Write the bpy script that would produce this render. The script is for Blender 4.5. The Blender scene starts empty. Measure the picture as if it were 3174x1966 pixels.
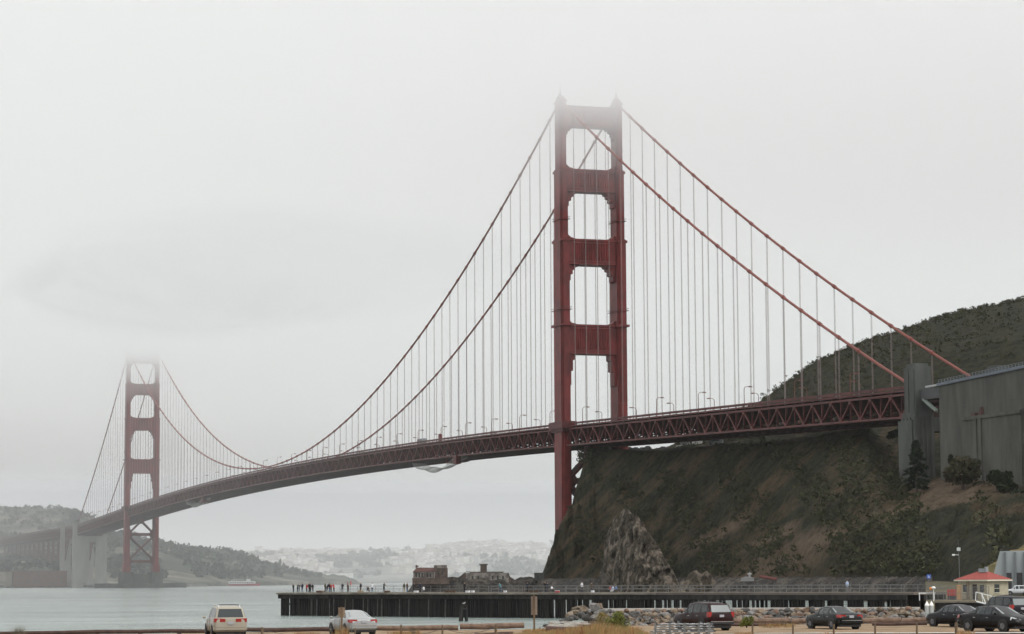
import bpy, bmesh, math, random
from mathutils import Vector, Matrix, noise
random.seed(11)
R_ = math.radians
S = bpy.context.scene
COL = S.collection

# ------------------------------------------------------------------ camera
W, H = 3174.0, 1966.0                       # pixel grid used when the view was measured
CAM = Vector((1055.445, -373.911, 6.2))
YAW, PITCH, ROLL, FOC = 2.8331044, 0.10627655, -0.00558758, 7617.72
fw = Vector((math.cos(YAW)*math.cos(PITCH), math.sin(YAW)*math.cos(PITCH), math.sin(PITCH)))
r0 = Vector((math.sin(YAW), -math.cos(YAW), 0)); u0 = r0.cross(fw)
rt = r0*math.cos(ROLL)+u0*math.sin(ROLL); up = -r0*math.sin(ROLL)+u0*math.cos(ROLL)
cd = bpy.data.cameras.new('camera'); cam = bpy.data.objects.new('camera', cd); COL.objects.link(cam)
M = Matrix.Identity(4)
for i in range(3):
    M[i][0] = rt[i]; M[i][1] = up[i]; M[i][2] = -fw[i]; M[i][3] = CAM[i]
cam.matrix_world = M
cd.sensor_width = 36; cd.lens = FOC/W*36; cd.clip_start = 0.5; cd.clip_end = 40000
S.camera = cam

# ------------------------------------------------------------------ sky and sun (overcast)
SUN_EL, SUN_AZ = R_(52), R_(40)
wd = bpy.data.worlds.new('World'); S.world = wd; wd.use_nodes = True
nt = wd.node_tree; nt.nodes.clear()
def N(t, tree=None, **k):
    n = (tree or nt).nodes.new(t)
    for a, b in k.items(): setattr(n, a, b)
    return n
sky = N('ShaderNodeTexSky', sky_type='NISHITA', sun_disc=False, sun_elevation=SUN_EL, sun_rotation=R_(90)-SUN_AZ,
        air_density=1.0, dust_density=8.0, ozone_density=1.0, altitude=0)
hs = N('ShaderNodeHueSaturation'); hs.inputs['Saturation'].default_value = 0.12
nt.links.new(sky.outputs[0], hs.inputs['Color'])
tc = N('ShaderNodeTexCoord'); sx = N('ShaderNodeSeparateXYZ'); nt.links.new(tc.outputs['Generated'], sx.inputs[0])
mp = N('ShaderNodeMapping'); mp.inputs['Scale'].default_value = (3.0, 3.0, 9.0); nt.links.new(tc.outputs['Generated'], mp.inputs[0])
no = N('ShaderNodeTexNoise'); no.inputs['Scale'].default_value = 1.6; no.inputs['Detail'].default_value = 4; no.inputs['Roughness'].default_value = .45
nt.links.new(mp.outputs[0], no.inputs['Vector'])
ad = N('ShaderNodeMath', operation='MULTIPLY_ADD'); nt.links.new(no.outputs[0], ad.inputs[0]); ad.inputs[1].default_value = 0.16
nt.links.new(sx.outputs[2], ad.inputs[2])
rp = N('ShaderNodeValToRGB'); rp.color_ramp.interpolation = 'B_SPLINE'; e = rp.color_ramp.elements
SKYRAMP = [(0.0, .50), (.085, .52), (.12, .60), (.16, .82), (.22, .96), (.3, 1.08), (.6, 1.45), (1.0, 1.75)]
while len(e) < len(SKYRAMP): e.new(.5)
for q, (p, v) in zip(e, SKYRAMP): q.position = p; q.color = (v*.965, v*.98, v*1.035, 1)
nt.links.new(ad.outputs[0], rp.inputs[0])
# a darker bank of fog in the cloud cover towards the far tower
dk = (fw + rt*((880-W/2)/FOC) - up*((850-H/2)/FOC)).normalized()
vs_ = N('ShaderNodeVectorMath', operation='SUBTRACT'); nt.links.new(tc.outputs['Generated'], vs_.inputs[0]); vs_.inputs[1].default_value = dk
vm = N('ShaderNodeVectorMath', operation='MULTIPLY'); nt.links.new(vs_.outputs[0], vm.inputs[0]); vm.inputs[1].default_value = (7.5, 7.5, 21)
vl = N('ShaderNodeVectorMath', operation='LENGTH'); nt.links.new(vm.outputs[0], vl.inputs[0])
va = N('ShaderNodeMath', operation='MULTIPLY_ADD'); nt.links.new(no.outputs[0], va.inputs[0]); va.inputs[1].default_value = .9; nt.links.new(vl.outputs['Value'], va.inputs[2])
vr = N('ShaderNodeMapRange', interpolation_type='SMOOTHSTEP'); nt.links.new(va.outputs[0], vr.inputs[0]); vr.inputs[1].default_value = .45; vr.inputs[2].default_value = 1.9; vr.inputs[3].default_value = .45; vr.inputs[4].default_value = 1.0
dm = N('ShaderNodeMixRGB', blend_type='MULTIPLY'); dm.inputs[0].default_value = 1; nt.links.new(rp.outputs[0], dm.inputs[1]); nt.links.new(vr.outputs[0], dm.inputs[2])
SKY_STR = 0.10
bgA = N('ShaderNodeBackground'); bgA.inputs[1].default_value = SKY_STR*.15; nt.links.new(hs.outputs[0], bgA.inputs[0])
bgB = N('ShaderNodeBackground'); bgB.inputs[1].default_value = .86; nt.links.new(dm.outputs[0], bgB.inputs[0])
ads = N('ShaderNodeAddShader'); nt.links.new(bgA.outputs[0], ads.inputs[0]); nt.links.new(bgB.outputs[0], ads.inputs[1])
wo = N('ShaderNodeOutputWorld'); nt.links.new(ads.outputs[0], wo.inputs[0])
sl = bpy.data.lights.new('sun', 'SUN'); sl.energy = 1.25; sl.angle = R_(25); sl.color = (1, .965, .92)
so = bpy.data.objects.new('sun', sl); COL.objects.link(so)
sd = Vector((math.cos(SUN_EL)*math.cos(SUN_AZ), math.cos(SUN_EL)*math.sin(SUN_AZ), math.sin(SUN_EL)))
so.rotation_euler = sd.to_track_quat('Z', 'Y').to_euler(); so.location = (0, 0, 600)
S.view_settings.view_transform = 'Standard'; S.view_settings.look = 'None'; S.view_settings.gamma = 1
S.view_settings.exposure = 0.48; S.view_settings.use_curve_mapping = False
S.render.engine = 'CYCLES'
S.cycles.volume_bounces = 6; S.cycles.max_bounces = 8

# ------------------------------------------------------------------ helpers
def ray(x, y): return fw + rt*((x-W/2)/FOC) - up*((y-H/2)/FOC)
def onZ(x, y, z): d = ray(x, y); return CAM + d*((z-CAM.z)/d.z)
def onT(x, y, t): d = ray(x, y); return CAM + d*((t-CAM.y)/d.y)
def onS(x, y, s): d = ray(x, y); return CAM + d*((s-CAM.x)/d.x)
def hz(x):                                      # pixel row of the horizon in column x
    # direction with zero vertical component
    a = fw.z + rt.z*((x-W/2)/FOC); return H/2 + a/up.z*FOC
def at(x, y, dist):                             # horizontal distance from the camera
    d = ray(x, y); return CAM + d*(dist/math.hypot(d.x, d.y))
def pos(x, dist, z):                            # a spot on the ground: bearing of column x, distance, height
    d = ray(x, hz(x)); k = dist/math.hypot(d.x, d.y); return Vector((CAM.x+d.x*k, CAM.y+d.y*k, z))
def zat(x, y, dist): return at(x, y, dist).z
def rdir(x): d = ray(x, hz(x)); return math.atan2(d.y, d.x)

def tag(o, label=None, cat=None, group=None, kind=None):
    if label: o['label'] = label
    if cat: o['category'] = cat
    if group: o['group'] = group
    if kind: o['kind'] = kind
    return o
def empty(name, loc=(0, 0, 0), rz=0):
    o = bpy.data.objects.new(name, None); COL.objects.link(o); o.location = loc; o.rotation_euler = (0, 0, rz)
    o.empty_display_size = .5
    return o
class MB:
    def __init__(s): s.v = []; s.f = []; s.m = []
    def add(s, vs, fs, mi=0):
        b = len(s.v); s.v += [tuple(q) for q in vs]
        for f in fs: s.f.append([i+b for i in f]); s.m.append(mi)
        return s
    def box(s, x0, x1, y0, y1, z0, z1, mi=0, tf=None):
        vs = [(x, y, z) for z in (z0, z1) for y in (y0, y1) for x in (x0, x1)]
        if tf: vs = [tf @ Vector(q) for q in vs]
        return s.add(vs, [(0, 2, 3, 1), (4, 5, 7, 6), (0, 1, 5, 4), (2, 6, 7, 3), (0, 4, 6, 2), (1, 3, 7, 5)], mi)
    def prism(s, poly, z0, z1, mi=0, axis='z', sc=1.0, c=(0, 0)):
        n = len(poly)
        def m(a, b, h, k):
            a = c[0]+(a-c[0])*k; b = c[1]+(b-c[1])*k
            return {'z': (a, b, h), 'x': (h, a, b), 'y': (a, h, b)}[axis]
        vs = [m(a, b, z0, 1) for a, b in poly]+[m(a, b, z1, sc) for a, b in poly]
        fs = [tuple(range(n))[::-1], tuple(range(n, 2*n))]+[(i, (i+1) % n, n+(i+1) % n, n+i) for i in range(n)]
        return s.add(vs, fs, mi)
    def bar(s, a, b, w, h=None, mi=0, upv=(0, 0, 1)):
        a = Vector(a); b = Vector(b); h = h or w; d = (b-a)
        if d.length < 1e-6: return s
        d.normalize(); u = Vector(upv)
        if abs(d.dot(u)) > .98: u = Vector((1, 0, 0))
        r = d.cross(u).normalized(); u = r.cross(d)
        vs = [p + r*(i*w/2)+u*(j*h/2) for p in (a, b) for j in (-1, 1) for i in (-1, 1)]
        return s.add(vs, [(0, 2, 3, 1), (4, 5, 7, 6), (0, 1, 5, 4), (2, 6, 7, 3), (0, 4, 6, 2), (1, 3, 7, 5)], mi)
    def tube(s, pts, rads, n=8, mi=0, cap=True):
        pts = [Vector(p) for p in pts]
        if not hasattr(rads, '__len__'): rads = [rads]*len(pts)
        vs = []; fs = []; k = len(pts)
        for i, p in enumerate(pts):
            d = (pts[min(i+1, k-1)]-pts[max(i-1, 0)])
            d = d.normalized() if d.length > 1e-9 else Vector((0, 0, 1))
            u = Vector((0, 0, 1)) if abs(d.z) < .95 else Vector((1, 0, 0))
            r = d.cross(u).normalized(); u = r.cross(d)
            for j in range(n):
                a = 2*math.pi*j/n; vs.append(p+(r*math.cos(a)+u*math.sin(a))*rads[i])
        for i in range(k-1):
            for j in range(n):
                fs.append((i*n+j, i*n+(j+1) % n, (i+1)*n+(j+1) % n, (i+1)*n+j))
        if cap: fs += [tuple(range(n))[::-1], tuple(range((k-1)*n, k*n))]
        return s.add(vs, fs, mi)
    def lathe(s, prof, cx=0, cy=0, n=12, mi=0):
        k = len(prof); vs = []
        for r, z in prof:
            for j in range(n):
                a = 2*math.pi*j/n; vs.append((cx+r*math.cos(a), cy+r*math.sin(a), z))
        fs = [(i*n+j, i*n+(j+1) % n, (i+1)*n+(j+1) % n, (i+1)*n+j) for i in range(k-1) for j in range(n)]
        fs += [tuple(range(n))[::-1], tuple(range((k-1)*n, k*n))]
        return s.add(vs, fs, mi)
    def blob(s, c, r, sub=1, jit=.2, seed=0, sc=(1, 1, 1), mi=0):
        bm = bmesh.new(); bmesh.ops.create_icosphere(bm, subdivisions=sub, radius=1)
        vs = []
        for v in bm.verts:
            k = 1+jit*noise.noise(v.co*1.7+Vector((seed*3.1, seed*1.7, seed)))*2
            vs.append((c[0]+v.co.x*r*sc[0]*k, c[1]+v.co.y*r*sc[1]*k, c[2]+v.co.z*r*sc[2]*k))
        fs = [[v.index for v in f.verts] for f in bm.faces]; bm.free()
        return s.add(vs, fs, mi)
    def build(s, name, mats, parent=None, smooth=False, loc=None):
        me = bpy.data.meshes.new(name); me.from_pydata(s.v, [], s.f)
        if not isinstance(mats, (list, tuple)): mats = [mats]
        for m in mats: me.materials.append(m)
        me.polygons.foreach_set('material_index', s.m)
        if smooth: me.polygons.foreach_set('use_smooth', [True]*len(s.f))
        me.update()
        o = bpy.data.objects.new(name, me); COL.objects.link(o)
        if parent: o.parent = parent
        if loc is not None: o.location = loc
        return o
def children(o): return [c for c in bpy.data.objects if c.parent == o]
def copy_tree(o, parent=None, kids=None):
    c = o.copy(); COL.objects.link(c)
    if parent: c.parent = parent
    for ch in (kids[o.name] if kids else children(o)): copy_tree(ch, c, kids)
    return c
def kidmap(o):
    m = {}
    def rec(q):
        m[q.name] = children(q)
        for c in m[q.name]: rec(c)
    rec(o); return m

# ------------------------------------------------------------------ materials
MATS = {}
def mat(name, col, rough=.6, metal=0., var=0., scale=1., col2=None, bump=0., bscale=None, spec=.5, coat=0., detail=6, stretch=(1, 1, 1), emit=None, thr=(.35, .65)):
    if name in MATS: return MATS[name]
    m = bpy.data.materials.new(name); m.use_nodes = True; t = m.node_tree
    b = t.nodes['Principled BSDF']; b.inputs['Roughness'].default_value = rough; b.inputs['Metallic'].default_value = metal
    b.inputs['Specular IOR Level'].default_value = spec
    if coat: b.inputs['Coat Weight'].default_value = coat; b.inputs['Coat Roughness'].default_value = .05
    c2 = col2 or tuple(max(0, q*(1-var)) for q in col)
    c1 = col if col2 else tuple(q*(1+var) for q in col)
    g = N('ShaderNodeTexCoord', t); mp = N('ShaderNodeMapping', t); mp.inputs['Scale'].default_value = stretch
    t.links.new(g.outputs['Object'], mp.inputs[0])
    n = N('ShaderNodeTexNoise', t); n.inputs['Scale'].default_value = scale; n.inputs['Detail'].default_value = detail; n.inputs['Roughness'].default_value = .6
    t.links.new(mp.outputs[0], n.inputs['Vector'])
    r = N('ShaderNodeValToRGB', t); r.color_ramp.elements[0].position = thr[0]; r.color_ramp.elements[1].position = thr[1]
    r.color_ramp.elements[0].color = (*c1, 1); r.color_ramp.elements[1].color = (*c2, 1)
    t.links.new(n.outputs[0], r.inputs[0]); t.links.new(r.outputs[0], b.inputs['Base Color'])
    if bump:
        n2 = N('ShaderNodeTexNoise', t); n2.inputs['Scale'].default_value = bscale or scale*3; n2.inputs['Detail'].default_value = 5
        t.links.new(mp.outputs[0], n2.inputs['Vector'])
        bp = N('ShaderNodeBump', t); bp.inputs['Strength'].default_value = min(1, bump); bp.inputs['Distance'].default_value = max(1, bump)*.1
        t.links.new(n2.outputs[0], bp.inputs['Height']); t.links.new(bp.outputs[0], b.inputs['Normal'])
    if emit: b.inputs['Emission Color'].default_value = (*emit[:3], 1); b.inputs['Emission Strength'].default_value = emit[3]
    MATS[name] = m; return m
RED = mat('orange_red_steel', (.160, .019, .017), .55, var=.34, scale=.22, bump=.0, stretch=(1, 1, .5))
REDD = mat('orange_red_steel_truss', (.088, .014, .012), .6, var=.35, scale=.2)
CABLE = mat('orange_red_cable', (.22, .045, .03), .5, var=.12, scale=.3)
ROPE = mat('weathered_rope_steel', (.26, .20, .19), .6, var=.1, scale=.3)
ASPH = mat('asphalt', (.05, .05, .05), .9, var=.2, scale=.4)
CONC = mat('grey_concrete', (.105, .11, .10), .85, col2=(.045, .05, .046), thr=(.3, .72), scale=.16, bump=.3, bscale=.8, stretch=(1, 1, .4))
CONCL = mat('pale_concrete', (.31, .31, .285), .85, var=.16, scale=.08, stretch=(1, 1, .3))
DARKM = mat('dark_steel', (.035, .035, .038), .5, var=.2, scale=2)
WHITE = mat('white_paint', (.75, .75, .73), .5, var=.06, scale=2)

# ------------------------------------------------------------------ water
def water_mat():
    m = bpy.data.materials.new('sea_water'); m.use_nodes = True; t = m.node_tree; b = t.nodes['Principled BSDF']
    b.inputs['Roughness'].default_value = .22; b.inputs['IOR'].default_value = 1.33
    g = N('ShaderNodeTexCoord', t)
    mp = N('ShaderNodeMapping', t); mp.inputs['Rotation'].default_value = (0, 0, R_(-72)); mp.inputs['Scale'].default_value = (.18, .55, 1)
    t.links.new(g.outputs['Object'], mp.inputs[0])
    n1 = N('ShaderNodeTexNoise', t); n1.inputs['Scale'].default_value = 1.0; n1.inputs['Detail'].default_value = 9; n1.inputs['Roughness'].default_value = .62
    t.links.new(mp.outputs[0], n1.inputs['Vector'])
    bp = N('ShaderNodeBump', t); bp.inputs['Strength'].default_value = 1.0; bp.inputs['Distance'].default_value = .9
    t.links.new(n1.outputs[0], bp.inputs['Height']); t.links.new(bp.outputs[0], b.inputs['Normal'])
    mp2 = N('ShaderNodeMapping', t); mp2.inputs['Rotation'].default_value = (0, 0, R_(-72)); mp2.inputs['Scale'].default_value = (.010, .0025, 1)
    mp2.inputs['Scale'].default_value = (.03, .010, 1)
    t.links.new(g.outputs['Object'], mp2.inputs[0])
    n2 = N('ShaderNodeTexNoise', t); n2.inputs['Scale'].default_value = 1; n2.inputs['Detail'].default_value = 4; t.links.new(mp2.outputs[0], n2.inputs['Vector'])
    r = N('ShaderNodeValToRGB', t); r.color_ramp.elements[0].position = .38; r.color_ramp.elements[1].position = .62
    r.color_ramp.elements[0].color = (.135, .175, .16, 1); r.color_ramp.elements[1].color = (.22, .265, .245, 1)
    t.links.new(n2.outputs[0], r.inputs[0])
    mp4 = N('ShaderNodeMapping', t); mp4.inputs['Rotation'].default_value = (0, 0, R_(-72)); mp4.inputs['Scale'].default_value = (.10, .022, 1)
    t.links.new(g.outputs['Object'], mp4.inputs[0])
    n4 = N('ShaderNodeTexNoise', t); n4.inputs['Scale'].default_value = 1; n4.inputs['Detail'].default_value = 9; n4.inputs['Roughness'].default_value = .78; t.links.new(mp4.outputs[0], n4.inputs['Vector'])
    r4 = N('ShaderNodeMapRange', t); t.links.new(n4.outputs[0], r4.inputs[0]); r4.inputs[1].default_value = .35; r4.inputs[2].default_value = .65; r4.inputs[3].default_value = .38; r4.inputs[4].default_value = 1.55
    m4 = N('ShaderNodeMixRGB', t, blend_type='MULTIPLY'); m4.inputs[0].default_value = 1; t.links.new(r.outputs[0], m4.inputs[1]); t.links.new(r4.outputs[0], m4.inputs[2])  # light and dark of the ripples multiplied into the water colour
    # whitecaps
    mp3 = N('ShaderNodeMapping', t); mp3.inputs['Rotation'].default_value = (0, 0, R_(-72)); mp3.inputs['Scale'].default_value = (.05, .10, 1)
    t.links.new(g.outputs['Object'], mp3.inputs[0])
    n3 = N('ShaderNodeTexNoise', t); n3.inputs['Scale'].default_value = 1.3; n3.inputs['Detail'].default_value = 5; n3.inputs['Roughness'].default_value = .7
    t.links.new(mp3.outputs[0], n3.inputs['Vector'])
    r3 = N('ShaderNodeValToRGB', t); r3.color_ramp.elements[0].position = .70; r3.color_ramp.elements[1].position = .745
    r3.color_ramp.elements[0].color = (0, 0, 0, 1); r3.color_ramp.elements[1].color = (1, 1, 1, 1)
    t.links.new(n3.outputs[0], r3.inputs[0])
    mx = N('ShaderNodeMixRGB', t); t.links.new(r3.outputs[0], mx.inputs[0]); t.links.new(m4.outputs[0], mx.inputs[1]); mx.inputs[2].default_value = (.7, .72, .7, 1)
    t.links.new(mx.outputs[0], b.inputs['Base Color'])
    return m
wm = MB(); wm.add([(-13000, -13000, 0), (9000, -13000, 0), (9000, 9000, 0), (-13000, 9000, 0)], [(0, 1, 2, 3)])
tag(wm.build('water', water_mat()), kind='structure')

# ------------------------------------------------------------------ the bridge
bridge = tag(empty('suspension_bridge'), 'long orange-red suspension bridge with two tall towers fading into the fog above the strait', 'bridge')
L0, L1 = -1280.2, 0.0
def rail(s):                                     # top of the pedestrian railing
    if s > 0: return 76.5-9.1*s/343
    if s > -1280.2: return 84.8-8.3*((s+640.1)/640.1)**2
    if s > -1623: return 76.5-9.0*(-1280.2-s)/343
    return 67.5
def cable(s):
    if L0 <= s <= 0: return 85.6+139.8*((s+640.1)/640.1)**2
    q = s if s > 0 else L0-s                     # side spans, q from the tower
    q = min(q, 352)
    a, b, c = 225.4, -0.5068, 0
    # fitted to (8.6,221.7)(83.4,183.2)(200,124.8)(293,87)(341,69.5)
    return 225.6-.5405*q+.000238*q*q
CT = 13.7
def steps(w, L):                                 # stepped (cellular) leg plan, x along the bridge, y across
    a = [(1, .55), (.9, .55), (.9, .78), (.78, .78), (.78, 1)]
    q = []
    for k, (sx, sy) in enumerate(((1, 1), (-1, 1), (-1, -1), (1, -1))):
        pts = [(sx*L/2*p, sy*w/2*r) for p, r in a]
        q += pts if k % 2 == 0 else pts[::-1]
    return q
SEC = [(0, 66.5, 12.9, 4.7), (66.5, 161, 12.7, 4.5), (161, 193.2, 10.6, 3.85), (193.2, 224.2, 8.6, 3.15)]
STR = [(108, 121.5), (149, 160.8), (182.8, 193.2), (213.2, 222.6)]
def make_tower(s0, zb):
    T = empty('tower', (s0, 0, 0)); T.parent = bridge
    for sg in (-1, 1):
        m = MB()
        for z0, z1, L, w in SEC:
            if z1 <= zb: continue
            m.prism([(a, b+sg*CT) for a, b in steps(w, L)], max(z0, zb), z1)
        for z, L, w in ((161.0, 13.1, 4.8), (193.2, 11.0, 4.15)): m.box(-L/2, L/2, sg*CT-w/2, sg*CT+w/2, z-1.6, z-.5)
        m.box(-7.2, 7.2, sg*CT-2.9, sg*CT+2.9, 120.6, 121.6)
        for z in (128, 169.5):                   # inspection platforms
            q = 1 if z < 150 else .86
            m.box(-6.9*q, 6.9*q, sg*CT-2.75*q, sg*CT+2.75*q, z, z+.18, 0)
            for a in (-1, 1):
                m.box(-6.9*q, 6.9*q, sg*CT+a*2.72*q-.03, sg*CT+a*2.72*q+.03, z+1.0, z+1.12, 1)
                m.box(a*6.85*q-.03, a*6.85*q+.03, sg*CT-2.6*q, sg*CT+2.6*q, z+1.0, z+1.12, 1)
        # flared base
        m.prism([(a, b+sg*CT) for a, b in steps(6.4, 15.5)], zb, zb+7.2)
        m.build('leg', [RED, DARKM], T)
        f = MB(); f.box(-4.6, 4.6, sg*CT-1.8, sg*CT+1.8, 224.2, 225.0)
        f.prism([(-4.2, 225.0), (-1.2, 227.4), (1.2, 227.4), (4.2, 225.0)], sg*CT-1.2, sg*CT+1.2, axis='y')
        f.lathe([(.8, 227.4), (.45, 229.2), (.2, 230.2), (.12, 232.6), (.05, 232.7)], 0, sg*CT, 8)
        f.build('finial', RED, T)
    for k, (z0, z1) in enumerate(STR):
        m = MB(); w = [4.5, 4.5, 4.5, 3.5][k]; ti = CT-[4.5, 4.5, 3.85, 3.15][k]/2+.02; dp = [3.6, 3.6, 3.1, 2.6][k]
        m.box(-dp, dp, -ti, ti, z0+.9, z1-.9)
        m.box(-dp-.5, dp+.5, -ti, ti, z1-.9, z1); m.box(-dp-.5, dp+.5, -ti, ti, z0, z0+.9)
        m.box(-dp-.25, dp+.25, -ti, ti, z0+1.2, z0+1.9); m.box(-dp-.25, dp+.25, -ti, ti, z1-2.0, z1-1.3)
        n = 15
        for i in range(n):
            t = -ti*.72+2*ti*.72*i/(n-1)
            for sg in (-1, 1):
                m.prism([(t-.42, sg*dp), (t, sg*(dp+.55)), (t+.42, sg*dp)][::sg], z0+2.0, z1-2.1, axis='z') if False else \
                    m.add([(sg*dp, t-.42, z0+2), (sg*(dp+.5), t, z0+2), (sg*dp, t+.42, z0+2), (sg*dp, t-.42, z1-2.1), (sg*(dp+.5), t, z1-2.1), (sg*dp, t+.42, z1-2.1)], [(0, 1, 4, 3), (1, 2, 5, 4), (0, 2, 1), (3, 4, 5)])
        if k == 3:
            for i in range(19): m.box(-2.9, -2.7, -ti+i*2*ti/18.01, -ti+i*2*ti/18.01+.15, z1, z1+1.2)
            m.box(-2.95, -2.65, -ti, ti, z1+1.2, z1+1.3)
        m.build('strut', RED, T)
        st = [[(2.9, 2.6), (2.0, 7.6), (1.1, 14.2)], [(4.6, 1.0), (3.4, 2.3), (2.2, 4.4), (1.2, 7.2)], [(4.6, 1.0), (3.4, 2.3), (2.2, 4.2), (1.0, 6.8)], [(3.8, .8), (2.4, 2.0), (1.2, 3.6), (.6, 5.6)]][k]
        for sg in (-1, 1):
            b = MB()                             # stepped corner bracket of the opening under this strut
            pts = [(sg*ti, z0), (sg*(ti-st[0][0]-.8), z0)]
            prev = z0
            for wd_, dz in st:
                pts += [(sg*(ti-wd_), prev-.35), (sg*(ti-wd_), z0-dz)]; prev = z0-dz
            pts += [(sg*ti, z0-st[-1][1]-.4)]
            b.prism(pts if sg > 0 else pts[::-1], -dp*.8, dp*.8, axis='x'); b.build('bracket', RED, T)
            if k < 3:                            # small fillets standing on the strut's top edge
                pts = [(sg*ti, z1), (sg*ti, z1+2.2), (sg*(ti-.8), z1+1.6), (sg*(ti-1.7), z1+.8), (sg*(ti-3.0), z1+.55), (sg*(ti-5), z1)]
                b = MB(); b.prism(pts, -dp*.7, dp*.7, axis='x'); b.build('fillet', RED, T)
    # bracing below the deck
    m = MB(); ti = CT-2.3
    def X(p, q, w=1.9):
        for sx in (-3.6, 3.6): m.bar((sx, p[0], p[1]), (sx, q[0], q[1]), 1.1, w, upv=(1, 0, 0))
        m.bar((0, p[0], p[1]), (0, q[0], q[1]), 7.0, w*.6, upv=(0, .3, 1))
    X((0, 63), (ti, 51.5)); X((0, 63), (-ti, 51.5)); m.box(-4.2, 4.2, -2.2, 2.2, 60.5, 66.5)
    m.box(-4.3, 4.3, -ti, ti, 49.0, 51.6)
    X((-ti, 48.5), (ti, 26.5)); X((ti, 48.5), (-ti, 26.5))
    m.box(-4.3, 4.3, -ti, ti, 23.6, 26.0)
    for sg in (-1, 1):
        m.prism([(sg*ti, 56), (sg*ti, 45), (sg*(ti-3), 49.2), (sg*(ti-3), 51.6)], -3.9, 3.9, axis='x')
        m.prism([(sg*ti, 31), (sg*ti, 21), (sg*(ti-2.6), 23.8), (sg*(ti-2.6), 25.8)], -3.9, 3.9, axis='x')
    m.build('cross_bracing', REDD, T)
    # platform round the legs at deck level
    for sg in (-1, 1):
        m = MB(); y0, y1 = (sg*CT-3.6, sg*CT+3.6)
        m.box(-9.5, 9.5, y0, y1, 73.9, 75.3); m.box(-8.4, 8.4, y0+.6, y1-.6, 72.4, 73.9)
        m.box(-9.5, 9.5, sg*(CT+3.5)-.08, sg*(CT+3.5)+.08, 75.3, 77.0)
        m.box(-9.45, -9.3, y0+.1, y1-.1, 75.3, 77); m.box(9.3, 9.45, y0+.1, y1-.1, 75.3, 77)
        m.build('balcony', REDD, T)
    m = MB()
    e = [(math.cos(a)*(9 if True else 0), math.sin(a)) for a in [i*math.pi/12 for i in range(24)]]
    for sg in (-1, 1): m.prism([(10.5*math.cos(i*math.pi/12), sg*CT+7.5*math.sin(i*math.pi/12)) for i in range(24)], -4, 14.8, sc=.94, c=(0, sg*CT))
    m.box(-7, 7, -9, 9, -4, 13.2)
    if s0 < -100: m.prism([(27*math.cos(i*math.pi/16), 44*math.sin(i*math.pi/16)) for i in range(32)], -4, 4.3)
    m.build('pier', CONC, T)
    return T
tN = make_tower(0, 12); tS = make_tower(L0, 14.6)
for i in ():
    pass
# deck ------------------------------------------------------------
PN = 7.62
def sweep(m, poly, ss, zf=rail, mi=0):
    n = len(poly); base = len(m.v)
    for s in ss:
        z = zf(s); m.v += [(s, t, z+dz) for t, dz in poly]
    for i in range(len(ss)-1):
        for j in range(n):
            m.f.append([base+i*n+j, base+i*n+(j+1) % n, base+(i+1)*n+(j+1) % n, base+(i+1)*n+j]); m.m.append(mi)
    m.f.append([base+j for j in range(n)]); m.f.append([base+(len(ss)-1)*n+j for j in range(n)][::-1]); m.m += [mi, mi]
def rect(t0, t1, z0, z1): return [(t0, z0), (t1, z0), (t1, z1), (t0, z1)]
nodes = []
s = 346.8
while s > -2480: nodes.append(s); s -= PN
m = MB(); sweep(m, rect(-12.9, 12.9, -1.75, -1.25), nodes[::2]); m.build('roadway', ASPH, bridge)
for sg in (-1, 1):
    m = MB(); c = sg*CT
    sweep(m, rect(c-.12, c+.12, -.12, .0), nodes[::2])
    sweep(m, rect(c-.05, c+.05, -.95, -.16), nodes[::2])           # close-set pickets read as a sheet
    sweep(m, rect(c-.25, c+.25, -1.9, -1.3), nodes[::2])
    for s in nodes: z = rail(s); m.box(s-.15, s+.15, c-.15, c+.15, z-1.4, z+.02)
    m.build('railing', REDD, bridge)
    m = MB()
    sweep(m, rect(c-.45, c+.45, -3.2, -2.5), nodes[::2])
    sweep(m, rect(c-.5, c+.5, -10.5, -9.8), nodes[::2])
    for i, s in enumerate(nodes):
        z = rail(s)
        m.box(s-.15, s+.15, c-.25, c+.25, z-9.8, z-3.2)
        if i+1 < len(nodes):
            s2 = nodes[i+1]; z2 = rail(s2)
            a, b = ((z-3.2), (z2-9.8)) if i % 2 == 0 else ((z-9.8), (z2-3.2))
            m.bar((s, c, a), (s2, c, b), .55, .5, upv=(0, 1, 0))
        hi = i % 2 == 0
        m.box(s-1.1, s+1.1, c-.48, c+.48, (z-4.1 if hi else z-10.0), (z-3.3 if hi else z-8.9))
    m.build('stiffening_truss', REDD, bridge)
m = MB()
for i, s in enumerate(nodes):
    z = rail(s)
    m.box(s-.25, s+.25, -13.3, 13.3, z-5.4, z-1.78)               # floor beams
    m.box(s-.3, s+.3, -13.2, 13.2, z-10.4, z-9.6)
    for k in range(3): pass
    if i+1 < len(nodes):
        s2 = nodes[i+1]; z2 = rail(s2)-10.05; zc = z-10.05
        for a, b in ((-13.2, 0), (13.2, 0)) if i % 2 == 0 else ((0, -13.2), (0, 13.2)): m.bar((s, a, zc), (s2, b, z2), .55, .5)
    if i % 2 == 0:
        m.bar((s, -13.2, z-9.8), (s, 0, z-5), .6, .6); m.bar((s, 13.2, z-9.8), (s, 0, z-5), .6, .6); m.bar((s, -13.2, z-5.3), (s, -4, z-9.8), .6, .6); m.bar((s, 13.2, z-5.3), (s, 4, z-9.8), .6, .6)
    if i % 2 == 0 and i+2 < len(nodes): pass
for t in (-8.8, -4.4, 0, 4.4, 8.8): sweep(m, rect(t-.2, t+.2, -2.9, -1.8), nodes[::2])
for t in (-6.5, 6.5, 0): sweep(m, rect(t-.4, t+.4, -10.3, -9.85), nodes[::2])
m.build('floor_framing', mat('underside_steel', (.04, .016, .014), .7, var=.2, scale=.3), bridge)
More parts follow.
